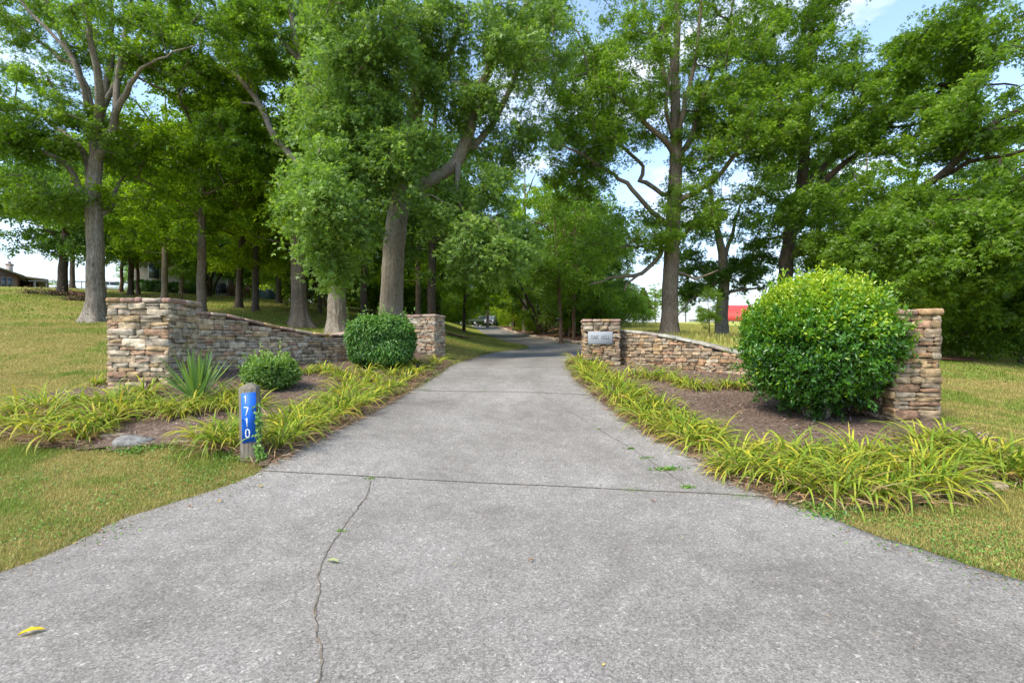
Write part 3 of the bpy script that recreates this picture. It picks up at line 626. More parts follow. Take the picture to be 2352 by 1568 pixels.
def wall(label, path, tops, half, rs, pal, capc, **kw):
    """path rows (x, y); tops = heights of the coping top at the path points"""
    P3 = spline(np.column_stack([path, tops]), 0.12); P = P3[:, :2]; zt = P3[:, 2]; s = np.concatenate([[0], np.cumsum(np.linalg.norm(np.diff(P, axis=0), axis=1))]); S_ = s[-1]
    T = np.gradient(P, axis=0); T /= np.linalg.norm(T, axis=1, keepdims=True); R_ = np.column_stack([T[:, 1], -T[:, 0]]); ct = 0.06
    base = (P[len(P) // 2][0], P[len(P) // 2][1], g1(*P[len(P) // 2])); t = thing('stone_wall', label, 'wall', base, 'curved stone walls beside the drive'); mb = MB()
    for side in (1, -1):
        Q = P + R_ * half * side; z_ = zt
        if side < 0: Q = Q[::-1]; z_ = zt[::-1]
        sq = np.concatenate([[0], np.cumsum(np.linalg.norm(np.diff(Q, axis=0), axis=1))]); gq = gz(Q[:, 0], Q[:, 1])
        stone_face(mb, Q, lambda q, sq=sq, gq=gq: float(np.interp(q, sq, gq)), lambda q, sq=sq, z_=z_: float(np.interp(q, sq, z_)) - ct - 0.003, rs, pal, **kw)
    mb.build('body', M['stone'], t, base)
    n = len(P); A = P + R_ * (half - .03); Bq = P - R_ * (half - .03); zl = gz(P[:, 0], P[:, 1]) - .3; zh = zt - ct - 0.01
    V = np.vstack([np.column_stack([A, zl]), np.column_stack([A, zh]), np.column_stack([Bq, zh]), np.column_stack([Bq, zl])]); F = []
    for r in range(3): F += [(r * n + k, r * n + k + 1, (r + 1) * n + k + 1, (r + 1) * n + k) for k in range(n - 1)]
    mesh_np('mortar_core', V, np.array(F), M['core'], t, base=base)
    mb = MB(); q = 0.0
    I = lambda q: (np.array([np.interp(q, s, P[:, 0]), np.interp(q, s, P[:, 1])]), np.array([np.interp(q, s, R_[:, 0]), np.interp(q, s, R_[:, 1])]), float(np.interp(q, s, zt)))
    while q < S_ - 0.03:
        q2 = min(S_, q + rs.uniform(.22, .48)); q2 = S_ if S_ - q2 < .15 else q2
        (a, ra, za), (b, rb, zb_) = I(q + .003), I(q2 - .003); w_ = half + rs.uniform(.02, .055); j1, j2 = rs.uniform(-.006, .008, 2)
        slab(mb, [a + ra * w_, b + rb * w_, b - rb * w_, a - ra * w_], [za - ct, zb_ - ct, zb_ - ct, za - ct], [za + j1, zb_ + j2, zb_ + j2, za + j1], rs, np.array(capc[rs.choice(len(capc))]) * rs.uniform(.85, 1.15)); q = q2
    mb.build('coping', M['cap'], t, base)

rs = np.random.RandomState(5)
pillar('tall broad pale stone pillar with a reddish cap, beside the yucca', [(-6.59, 7.9), (-5.68, 8.0), (-5.78, 8.92), (-6.69, 8.82)], 2.22, rs, PAL_PALE, 0.085, 0.045, 5, 2, dark=.85, hmin=.05, hmax=.13, lmin=.12, lmax=.36)
pillar('stone pillar right beside the clipped shrub at the left edge of the drive', [(-2.92, 13.6), (-2.15, 13.4), (-1.97, 14.1), (-2.74, 14.3)], 2.25, rs, PAL_PALE, 0.07, 0.04, 2, 2)
Q = np.array([(1.784, 12.0), (2.65, 11.92), (2.72, 12.72), (1.86, 12.8)])
oak_t, oak_b = pillar('stone pillar carrying the grey OAK HILL plaque at the right edge of the drive', Q, 2.05, rs, PAL_WARM, 0.065, 0.04, 4, 2, hole=(0.10, 0.70, 1.435, 1.745), lmin=.1, lmax=.26)
pillar('tall stone pillar of orange and buff blocks standing behind the big round holly', [(5.23, 6.6), (5.79, 6.55), (5.87, 7.45), (5.31, 7.5)], 1.94, rs, PAL_WARM, 0.085, 0.05, 2, 2, hmin=.06, hmax=.13, lmin=.13, lmax=.3)
lw = [(468, 9.15, 718), (520, 9.6, 727), (600, 10.25, 745), (660, 10.8, 757), (710, 11.25, 765), (760, 11.7, 767), (805, 12.2, 758), (860, 12.7, 745), (938, 13.75, 733)]
wall('curved wall of pale stone dipping between the broad left pillar and the clipped shrub', np.array([(-5.98, 8.72)] + [xy(a, b) + np.array([.03, .17]) for a, b, c in lw] + [(-2.62, 13.98)]), np.array([2.05] + [EYE - (c - CY) / FP * b for a, b, c in lw] + [2.13]), 0.18, rs, PAL_PALE, CAPC, lmin=.13, lmax=.3)
rw = [(1424, 12.35, 757), (1500, 11.6, 764), (1600, 10.9, 782), (1700, 10.2, 806), (1800, 9.4, 815), (1900, 8.7, 800), (2000, 8.0, 780), (2068, 7.5, 765)]
wall('curved brown stone wall from the OAK HILL pillar to behind the holly', np.array([(2.45, 12.35)] + [xy(a, b) + np.array([.05, .15]) for a, b, c in rw] + [(5.62, 7.15)]), np.array([1.80] + [EYE - (c - CY) / FP * b for a, b, c in rw] + [1.64]), 0.18, rs, PAL_WARM, [(0.33, 0.31, 0.25), (0.28, 0.24, 0.19), (0.37, 0.36, 0.29)], hmin=.045, hmax=.095, lmin=.12, lmax=.28)

# plaque with its engraved letters, drawn as strokes
GL = {'O': [[(.5, 0), (.2, .08), (.04, .3), (.04, .7), (.2, .92), (.5, 1), (.8, .92), (.96, .7), (.96, .3), (.8, .08), (.5, 0)]],
      'A': [[(.05, 0), (.5, 1), (.95, 0)], [(.24, .38), (.76, .38)], [(-.05, 0), (.18, 0)], [(.8, 0), (1.05, 0)]],
      'K': [[(.12, 0), (.12, 1)], [(.9, 1), (.12, .42)], [(.38, .6), (.95, 0)], [(0, 0), (.26, 0)], [(0, 1), (.26, 1)], [(.78, 1), (1, 1)], [(.82, 0), (1.05, 0)]],
      'H': [[(.1, 0), (.1, 1)], [(.9, 0), (.9, 1)], [(.1, .5), (.9, .5)], [(-.03, 0), (.23, 0)], [(-.03, 1), (.23, 1)], [(.77, 0), (1.03, 0)], [(.77, 1), (1.03, 1)]],
      'I': [[(.5, 0), (.5, 1)], [(.3, 0), (.7, 0)], [(.3, 1), (.7, 1)]],
      'L': [[(.15, 0), (.15, 1)], [(.15, 0), (.85, 0), (.88, .2)], [(0, 1), (.3, 1)]],
      '1': [[(.5, 0), (.5, 1), (.28, .84)]], '7': [[(.12, .97), (.88, .97), (.42, 0)]],
      '0': [[(.5, 0), (.25, .08), (.14, .3), (.14, .7), (.25, .92), (.5, 1), (.75, .92), (.86, .7), (.86, .3), (.75, .08), (.5, 0)]]}
def glyph(mb, ch, o, ux, uz, outv, w, h, th, c, dep=0.002):
    o = np.asarray(o); ux = np.asarray(ux); uz = np.asarray(uz); outv = np.asarray(outv)
    for st in GL[ch]:
        st = np.array(st) * np.array([w, h])
        for a, b in zip(st[:-1], st[1:]):
            d = b - a; L_ = np.linalg.norm(d); d = d / L_; nn = np.array([-d[1], d[0]]) * th / 2; a2, b2 = a - d * th * .35, b + d * th * .35
            q = [a2 - nn, b2 - nn, b2 + nn, a2 + nn]; fr = [o + ux * p[0] + uz * p[1] + outv * dep for p in q]; bk = [o + ux * p[0] + uz * p[1] - outv * .001 for p in q]
            mb.add(np.array(fr + bk), np.array([(0, 1, 2, 3), (0, 4, 5, 1), (1, 5, 6, 2), (2, 6, 7, 3), (3, 7, 4, 0)]), c)
u1 = (Q[1] - Q[0]) / np.linalg.norm(Q[1] - Q[0]); ou = np.array([u1[1], -u1[0], 0.0]); ux = np.array([u1[0], u1[1], 0]); p0 = np.array([Q[0][0], Q[0][1], 0]) + ux * 0.10; M['plaque'] = plain('grey_granite', (0.30, 0.315, 0.325), 0.75, 0.3, nscale=90, namt=0.18)
mb = MB(); V = []
for dep, ins in ((-.05, 0), (.036, 0), (.044, .006)):
    for a_, z_ in ((ins, 1.435 + ins), (.60 - ins, 1.435 + ins), (.60 - ins, 1.745 - ins), (ins, 1.745 - ins)): V.append(p0 + ux * a_ + ou * dep + np.array([0, 0, z_]))
mb.add(np.array(V), np.array([(0, 1, 5, 4), (1, 2, 6, 5), (2, 3, 7, 6), (3, 0, 4, 7), (4, 5, 9, 8), (5, 6, 10, 9), (6, 7, 11, 10), (7, 4, 8, 11), (8, 9, 10, 11)]))
pq = mb.build('plaque', M['plaque'], oak_t, oak_b); mb = MB()
for ch, x_ in (('O', .07), ('A', .135), ('K', .20), ('H', .33), ('I', .385), ('L', .435), ('L', .49)):
    glyph(mb, ch, p0 + ux * x_ + ou * .044 + np.array([0, 0, 1.555]), ux, (0, 0, 1), ou, .052, .095, .009, (0.085, 0.08, 0.075))
mb.build('lettering', M['paint'], pq, np.array([0, 0, 0]) + np.array(oak_b))

# ---------------------------------------------------------------- number post
pb = hit(577, 1052); R10 = math.radians(15); ux = np.array([math.cos(R10), math.sin(R10), 0]); uy = np.array([-math.sin(R10), math.cos(R10), 0]); lean = np.array([-0.022, 0.0, 1.0])
post = thing('number_post', 'weathered square wooden post with a blue number sign by the drive', 'post', pb)
m, nt, N, L, B = new_mat('weathered_wood'); mp = N.new('ShaderNodeMapping'); mp.inputs['Scale'].default_value = (60, 60, 2.2); L.new(objco(N), mp.inputs['Vector']); n = noise(N, L, 1.2, 7, .7, mp.outputs[0], .4); n2 = noise(N, L, 5, 4, .6, objco(N))
c = ramp(N, L, n.outputs['Fac'], [(.34, (.06, .05, .036)), (.5, (.17, .145, .11)), (.7, (.29, .255, .205))]).outputs[0]; c = mixc(N, L, ramp(N, L, n2.outputs['Fac'], [(.45, (0,) * 3), (.7, (.6,) * 3)]).outputs[0], c, (.20, .20, .10))
L.new(c, B.inputs['Base Color']); B.inputs['Roughness'].default_value = .95; bump(N, L, n.outputs['Fac'], .8, .006, B); M['wood'] = m
hs = 0.088; Hh = 0.82; ring = lambda h_, z_: [pb + ux * a_ * h_ + uy * b_ * h_ + lean * z_ for a_, b_ in ((-1, -.95), (-.95, -1), (.95, -1), (1, -.95), (1, .95), (.95, 1), (-.95, 1), (-1, .95))]
V = np.array(ring(hs, -.2) + ring(hs, Hh - .055) + ring(hs * .95, Hh - .042) + ring(hs * .25, Hh) + [pb + lean * (Hh + .004)])
F4 = [(r * 8 + k, r * 8 + (k + 1) % 8, (r + 1) * 8 + (k + 1) % 8, (r + 1) * 8 + k) for r in range(3) for k in range(8)]
mesh_np('shaft', V, [np.array(F4), np.array([(24 + k, 24 + (k + 1) % 8, 32) for k in range(8)])], M['wood'], post, base=pb)
so = pb - uy * (hs + .002) + lean * .185; outp = -uy; mb = MB(); V = []
for dep, ins in ((0, 0), (.003, 0)):
    for a_, z_ in ((-.062, 0), (.080, .012), (.080, .545), (-.062, .532)): V.append(so + ux * a_ + lean * z_ + outp * dep)
mb.add(np.array(V), np.array([(0, 1, 5, 4), (1, 2, 6, 5), (2, 3, 7, 6), (3, 0, 4, 7), (4, 5, 6, 7)]), (.012, .125, .60)); sg = mb.build('sign', M['paint'], post, pb); mb = MB()
for k, ch in enumerate('1710'): glyph(mb, ch, so + ux * (-.044 + .004 * k) + lean * (.415 - .119 * k) + outp * .003, ux, lean, outp, .050, .088, .011, (.85, .87, .9), .0015)
mb.build('digits', M['paint'], sg, pb)
for z_, x_ in ((.03, .065), (.525, .065)):
    c_ = so + ux * x_ + lean * z_; MB().tube(np.array([c_, c_ + outp * .006]), [.005, .005], 10, (.06, .07, .12)).build('screw', M['paint'], sg, pb)

# ---------------------------------------------------------------- daylilies
def lily(loc, h, rs, dry=0.4, nb=None):
    """one clump: arching green straps, and the dead straw at its foot"""
    loc = np.array(loc); nb = nb or int(rs.uniform(60, 85)); R = h * rs.uniform(.25, .38)
    a = rs.rand(nb) * 2 * PI; r = R * np.sqrt(rs.rand(nb)); P = loc + np.column_stack([np.cos(a) * r, np.sin(a) * r, np.zeros(nb)]); az = a + rs.normal(0, .7, nb)
    Ln = h * rs.uniform(.7, 1.6, nb); W = rs.uniform(.013, .026, nb); th0 = rs.uniform(0.0, .55, nb); bd = rs.uniform(1.2, 2.9, nb)
    V, F = blades(P, az, Ln, W, th0, bd, 7, rs, 0.9)
    k = np.tile(np.repeat(np.arange(8) / 7, 2), nb); base_c = np.array([(0.17, 0.28, 0.025), (0.28, 0.38, 0.032), (0.46, 0.48, 0.045), (0.60, 0.50, 0.05)])[rs.choice(4, nb, p=[.30, .36, .24, .10])] * rs.uniform(.8, 1.2, (nb, 1))
    tip = np.array([(0.42, 0.40, 0.06), (0.48, 0.30, 0.11), (0.20, 0.30, 0.03)])[rs.choice(3, nb, p=[.35, .2, .45])]; f = np.clip((k - .62) / .38, 0, 1)[:, None]
    C_ = np.repeat(base_c, 16, 0) * (1 - f) + np.repeat(tip, 16, 0) * f
    o = mesh_np('daylily_clump', V, F, M['blade'], rgb=C_, base=loc)
    nd = int(nb * dry * 1.5); a = rs.rand(nd) * 2 * PI; r = R * rs.uniform(.3, 1.3, nd); P = loc + np.column_stack([np.cos(a) * r, np.sin(a) * r, np.full(nd, .01)])
    V, F = blades(P, a + rs.normal(0, .9, nd), h * rs.uniform(.4, 1.15, nd), rs.uniform(.006, .014, nd), rs.uniform(.7, 1.3, nd), rs.uniform(.3, 1.1, nd), 5, rs, 2.2)
    c = np.array([(0.50, 0.32, 0.17), (0.60, 0.44, 0.27), (0.36, 0.20, 0.10), (0.56, 0.44, 0.13)])[rs.choice(4, nd, p=[.4, .25, .25, .1])] * rs.uniform(.75, 1.2, (nd, 1))
    zmin = gz(V[:, 0], V[:, 1]) + .012; V[:, 2] = np.maximum(V[:, 2], zmin + .0)
    mesh_np('dead_leaves', V, F, M['blade'], parent=o, rgb=np.repeat(c, 12, 0), base=loc)
    return o
rs = np.random.RandomState(77)
ORD = ['first', 'second', 'third', 'fourth', 'fifth', 'sixth', 'seventh', 'eighth', 'ninth', 'tenth', 'eleventh', 'twelfth', 'thirteenth', 'fourteenth', 'fifteenth', 'sixteenth', 'seventeenth', 'eighteenth', 'nineteenth', 'twentieth', 'twenty-first', 'twenty-second']
ROWS = [
 ('{} daylily clump along the left drive edge, counting from the number post', 'daylilies along the left drive edge', .40, .55,
  [(640, 1030), (665, 1012), (690, 1000), (722, 985), (750, 970), (785, 952), (815, 938), (845, 925), (875, 908), (905, 890), (932, 876), (957, 862), (980, 850), (1002, 838)]),
 ('{} inner row daylily clump left of the drive, counting from the number post', 'daylilies in the inner left row', .42, .3,
  [(655, 980), (690, 960), (720, 945), (760, 928), (795, 912), (830, 896), (862, 880), (898, 864), (925, 848), (955, 838), (800, 880), (840, 866)]),
 ('{} yellow daylily clump before the wall between the low leafy shrub and clipped shrub', 'daylilies at the left wall', .46, .3, [(705, 862), (745, 858), (778, 868)]),
 ('{} straw filled daylily clump left of the number post', 'daylilies left of the post', .38, .9, [(535, 1030), (500, 1030), (470, 1020), (540, 1000), (515, 1005)]),
 ('{} yellowing daylily clump in the far left bed corner, counting from the left', 'daylilies in the left corner', .44, .9,
  [(35, 985), (55, 955), (85, 1000), (105, 955), (125, 985), (145, 1012), (170, 950), (185, 985), (205, 1008), (225, 945), (240, 985), (262, 965), (280, 935), (300, 955)]),
 ('{} daylily clump around the foot of the broad left pillar and the yucca', 'daylilies around the yucca', .38, .6,
  [(225, 885), (345, 940), (372, 955), (405, 960), (440, 950), (500, 945), (525, 930), (545, 945), (560, 915), (590, 935), (335, 915)]),
 ('{} green daylily clump along the right drive edge, counting from OAK HILL pillar', 'daylilies along the right drive edge', .40, .45,
  [(1330, 838), (1338, 852), (1345, 866), (1360, 882), (1385, 896), (1410, 915), (1432, 930), (1455, 948), (1478, 966), (1505, 982), (1530, 998), (1560, 1010), (1592, 1024), (1625, 1035)]),
 ('{} inner row daylily clump right of the drive, counting from OAK HILL pillar', 'daylilies in the inner right row', .40, .3,
  [(1358, 846), (1375, 858), (1392, 872), (1415, 886), (1440, 900), (1465, 915), (1490, 932), (1515, 948), (1545, 965), (1575, 982), (1605, 996), (1640, 1012)]),
 ('{} thin daylily clump along the right wall, counting from OAK HILL pillar', 'daylilies at the right wall', .34, .7,
  [(1455, 868), (1495, 872), (1530, 876), (1562, 886), (1588, 896), (1625, 896), (1668, 893), (1700, 896)]),
 ('{} sprawling daylily clump at the right bed front, counting from the left', 'daylilies in the front right bed', .44, .75,
  [(1675, 1095), (1700, 1065), (1730, 1095), (1755, 1055), (1780, 1110), (1805, 1075), (1835, 1130), (1850, 1060), (1875, 1100), (1905, 1145), (1925, 1080), (1950, 1120), (1975, 1060), (1995, 1145), (2020, 1100), (2050, 1070), (2065, 1145), (2095, 1115), (2125, 1085), (2150, 1135), (2170, 1100)]),
 ('{} daylily clump right of the holly below the right pillar, counting from the pillar', 'daylilies below the right pillar', .42, .95,
  [(2120, 1030), (2165, 1020), (2185, 1055), (2220, 1035), (2235, 1075), (2270, 1060), (2290, 1095), (2325, 1080), (2350, 1105)])]
for lab, grp, h, dry, pts in ROWS:
    for k, (px, py) in enumerate(pts):
        p = hit(px, py); hh = h * rs.uniform(.72, 1.2) * (0.8 if px < 1000 and py < 900 else 1)
        tag(lily(p, hh, rs, dry * rs.uniform(.7, 1.3)), lab.format(ORD[k]), 'daylily', grp)

# dead straw matted along the drive edges
Vs, Fs, Cs, nv = [], [], [], 0
for pts in ([(602, 1072), (640, 1055), (680, 1030), (740, 1002), (800, 970), (860, 940), (920, 905), (970, 868), (1015, 845)], [(1330, 870), (1380, 915), (1450, 970), (1520, 1012), (1600, 1048), (1660, 1095), (1760, 1140), (1850, 1170)], [(40, 1010), (120, 1025), (200, 1020), (280, 990)]):
    P = spline(np.array([H2(*p) for p in pts]), .04); P = np.repeat(P, 9, 0) + rs.normal(0, .05, (len(P) * 9, 2)); n = len(P)
    V, F = blades(np.column_stack([P, gz(P[:, 0], P[:, 1]) + .02]), rs.rand(n) * 2 * PI, rs.uniform(.08, .26, n), rs.uniform(.006, .014, n), rs.uniform(1.1, 1.5, n), rs.uniform(-.3, .5, n), 4, rs, 2.5)
    V[:, 2] = np.maximum(V[:, 2], gz(V[:, 0], V[:, 1]) + .028)
    c = np.array([(0.42, 0.27, 0.15), (0.50, 0.37, 0.23), (0.27, 0.15, 0.085)])[rs.choice(3, n)] * rs.uniform(.7, 1.2, (n, 1)); Vs.append(V); Fs.append(F + nv); nv += len(V); Cs.append(np.repeat(c, 10, 0))
tag(mesh_np('straw_litter', np.vstack(Vs), np.vstack(Fs), M['blade'], rgb=np.vstack(Cs)), 'tan dead daylily straw matted along the edges of the drive', 'straw', kind='stuff')

# yucca
p = hit(452, 930); n = 84; a = rs.rand(n) * 2 * PI; yth = np.concatenate([rs.uniform(0.03, .8, 62), rs.uniform(.85, 1.35, n - 62)])
V, F = blades(p + np.column_stack([np.cos(a) * .03, np.sin(a) * .03, rs.uniform(0, .1, n)]), a, rs.uniform(.58, .92, n), rs.uniform(.028, .042, n), yth, rs.uniform(-.05, .18, n), 5, rs, .5)
c = np.array([(0.11, 0.22, 0.06), (0.17, 0.30, 0.07), (0.25, 0.38, 0.06)])[rs.choice(3, n)]; yu = tag(mesh_np('yucca', V, F, M['blade'], rgb=np.repeat(c, 12, 0), base=p), 'spiky blue green yucca before the broad left pillar', 'yucca')
n = 9; a = rs.rand(n) * 2 * PI; V, F = blades(p + np.zeros((n, 3)), a, rs.uniform(.45, .62, n), rs.uniform(.025, .04, n), rs.uniform(.8, 1.1, n), rs.uniform(.5, 1.6, n), 6, rs, .8)
mesh_np('dying_leaves', V, F, M['blade'], parent=yu, rgb=np.repeat(np.array([(0.60, 0.50, 0.05), (0.50, 0.38, 0.2), (0.3, 0.34, .05)])[rs.choice(3, n)], 14, 0), base=p)

# ---------------------------------------------------------------- shrubs
def shrub(name, label, cat, loc, rad, nl, ln, wd, mat, seed, shape=2.0, zc=None, group=None, droop=0.0, shoots=0, hi=0.0, stems=6, bark='bark_oak', lump=.10, core=.6, fine=14, sprays=0):
    """leaves on a lumpy rounded body: rad = (rx, ry, rz), zc = centre height, shape > 2 is boxier"""
    rs = np.random.RandomState(seed); loc = np.array(loc, dtype=float); rx, ry, rz = rad; zc = rz if zc is None else zc
    t = thing(name, label, cat, loc, group); d = unit(rs, nl); d[:, 2] = np.where(rs.rand(nl) < .2, np.abs(d[:, 2]), d[:, 2])
    k = 1.0 / (np.abs(d[:, 0]) ** shape + np.abs(d[:, 1]) ** shape + np.abs(d[:, 2]) ** shape) ** (1 / shape); lm = np.zeros(nl)
    for q in range(14):
        c_ = unit(rs, 1)[0]; lm += np.exp(-((d - c_) ** 2).sum(1) / .09) * rs.uniform(-lump, lump * 1.1)
    for q in range(fine):
        c_ = unit(rs, 1)[0]; lm += np.exp(-((d - c_) ** 2).sum(1) / .022) * rs.uniform(-.15, .09)
    depth = 1 - np.abs(rs.normal(0, .09, nl)) - (rs.rand(nl) < .25) * rs.uniform(0, .35, nl); rr = k * (1 + lm + rs.normal(0, .015, nl)) * depth
    P = loc + np.array([0, 0, zc]) + d * rr[:, None] * np.array([rx, ry, rz]); Nn = d * np.array([1 / rx, 1 / ry, 1 / rz]); Nn /= np.linalg.norm(Nn, axis=1, keepdims=True)
    tw = unit(rs, nl); D = Nn * .5 + tw * .75 + np.array([0, 0, .25 - droop]); U = Nn * .8 + unit(rs, nl) * .5 + np.array([0, 0, .35])
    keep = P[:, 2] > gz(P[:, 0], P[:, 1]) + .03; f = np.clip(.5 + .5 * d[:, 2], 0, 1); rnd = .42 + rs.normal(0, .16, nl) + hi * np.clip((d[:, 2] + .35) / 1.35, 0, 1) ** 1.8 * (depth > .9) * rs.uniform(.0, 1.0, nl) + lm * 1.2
    V, F, kk = leaves(P[keep], D[keep], U[keep], (ln * rs.uniform(.65, 1.25, nl))[keep], (wd * rs.uniform(.7, 1.2, nl))[keep]); R = np.repeat(rnd[keep], kk)
    if shoots:
        ds = unit(rs, shoots); ds[:, 2] = np.abs(ds[:, 2]) * .9 + .1; ds /= np.linalg.norm(ds, axis=1, keepdims=True); ks = 1 / (np.abs(ds) ** shape).sum(1) ** (1 / shape)
        S0 = loc + np.array([0, 0, zc]) + ds * ks[:, None] * np.array([rx, ry, rz]) * .97; up = ds * .6 + np.array([0, 0, .8]) + rs.normal(0, .15, (shoots, 3)); up /= np.linalg.norm(up, axis=1, keepdims=True); hs_ = rs.uniform(.04, .14, shoots) * (1 + 1.3 * (rs.rand(shoots) < .12)) * (ln / .062)
        q = 11; tq = rs.uniform(.15, 1, (shoots, q)); PP = (S0[:, None] + up[:, None] * (hs_[:, None] * tq)[..., None]).reshape(-1, 3); n = len(PP); D2 = unit(rs, n) * .7 + np.repeat(up, q, 0) * .7
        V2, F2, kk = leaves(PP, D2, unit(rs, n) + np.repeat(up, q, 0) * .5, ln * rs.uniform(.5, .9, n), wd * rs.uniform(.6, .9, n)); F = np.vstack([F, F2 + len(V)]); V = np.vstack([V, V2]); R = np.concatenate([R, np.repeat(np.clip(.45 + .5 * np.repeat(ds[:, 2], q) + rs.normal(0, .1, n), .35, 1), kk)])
    if sprays:
        ds = unit(rs, sprays); ks = 1 / (np.abs(ds) ** shape).sum(1) ** (1 / shape); S0 = loc + np.array([0, 0, zc]) + ds * ks[:, None] * np.array([rx, ry, rz]) * .86; up = ds * 1.0 + np.array([0, 0, .35]) + rs.normal(0, .3, (sprays, 3)); up /= np.linalg.norm(up, axis=1, keepdims=True); hs_ = rs.uniform(.08, .42, sprays); q = 34
        tq = rs.uniform(.1, 1, (sprays, q)); PP = (S0[:, None] + up[:, None] * (hs_[:, None] * tq)[..., None]).reshape(-1, 3) + rs.normal(0, .022, (sprays * q, 3)); n = len(PP); D2 = unit(rs, n) * .9 + np.repeat(up, q, 0) * .6
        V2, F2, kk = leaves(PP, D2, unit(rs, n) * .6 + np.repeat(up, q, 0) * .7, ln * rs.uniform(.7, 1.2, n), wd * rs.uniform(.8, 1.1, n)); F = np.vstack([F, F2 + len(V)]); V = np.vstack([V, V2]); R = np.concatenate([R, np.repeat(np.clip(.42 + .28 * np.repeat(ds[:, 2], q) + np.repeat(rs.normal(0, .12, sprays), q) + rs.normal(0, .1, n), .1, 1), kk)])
    mesh_np('foliage', V, F, mat, t, rnd=np.clip(R, 0, 1), base=loc)
    mb = MB()
    for q in range(stems):
        a = q * 2 * PI / stems + rs.uniform(-.4, .4); b0 = loc + np.array([math.cos(a) * rx * .10, math.sin(a) * ry * .10, -.05]); e_ = loc + np.array([math.cos(a) * rx * .6, math.sin(a) * ry * .6, zc + rz * rs.uniform(0, .5)]); md = (b0 + e_) / 2 + np.array([math.cos(a), math.sin(a), 0]) * rx * -.05
        r0 = rx * .055; mb.tube(spline(np.array([b0, md, e_]), .12), np.linspace(r0, r0 * .3, len(spline(np.array([b0, md, e_]), .12))), 7)
        for _ in range(5):
            f_ = rs.uniform(.4, 1); s_ = b0 * (1 - f_) + e_ * f_; d_ = unit(rs, 1)[0] * np.array([rx, ry, rz]) * .45; mb.tube(np.array([s_, s_ + d_ * .5 + np.array([0, 0, .03]), s_ + d_]), [r0 * .35, r0 * .25, r0 * .1], 5)
    mb.build('stem', M[bark], t, loc, smooth=True); return t
ground_xy = lambda x, y: np.array([x, y, g1(x, y)])
hb = ground_xy(4.60, 7.3)
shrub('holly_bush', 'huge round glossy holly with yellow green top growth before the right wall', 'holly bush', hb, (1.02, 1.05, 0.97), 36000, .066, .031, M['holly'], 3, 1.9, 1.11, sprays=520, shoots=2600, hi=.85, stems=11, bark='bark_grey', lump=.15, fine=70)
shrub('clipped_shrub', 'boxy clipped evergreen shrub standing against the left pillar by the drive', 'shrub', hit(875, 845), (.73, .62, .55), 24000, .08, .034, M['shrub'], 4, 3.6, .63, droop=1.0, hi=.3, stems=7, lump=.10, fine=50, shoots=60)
shrub('leafy_shrub', 'small low shrub of pale green whorled leaves behind the number post', 'shrub', hit(622, 895), (.43, .40, .27), 5200, .085, .032, M['azalea'], 5, 2.0, .27, droop=.15, hi=.3, stems=6, lump=.13, shoots=60)

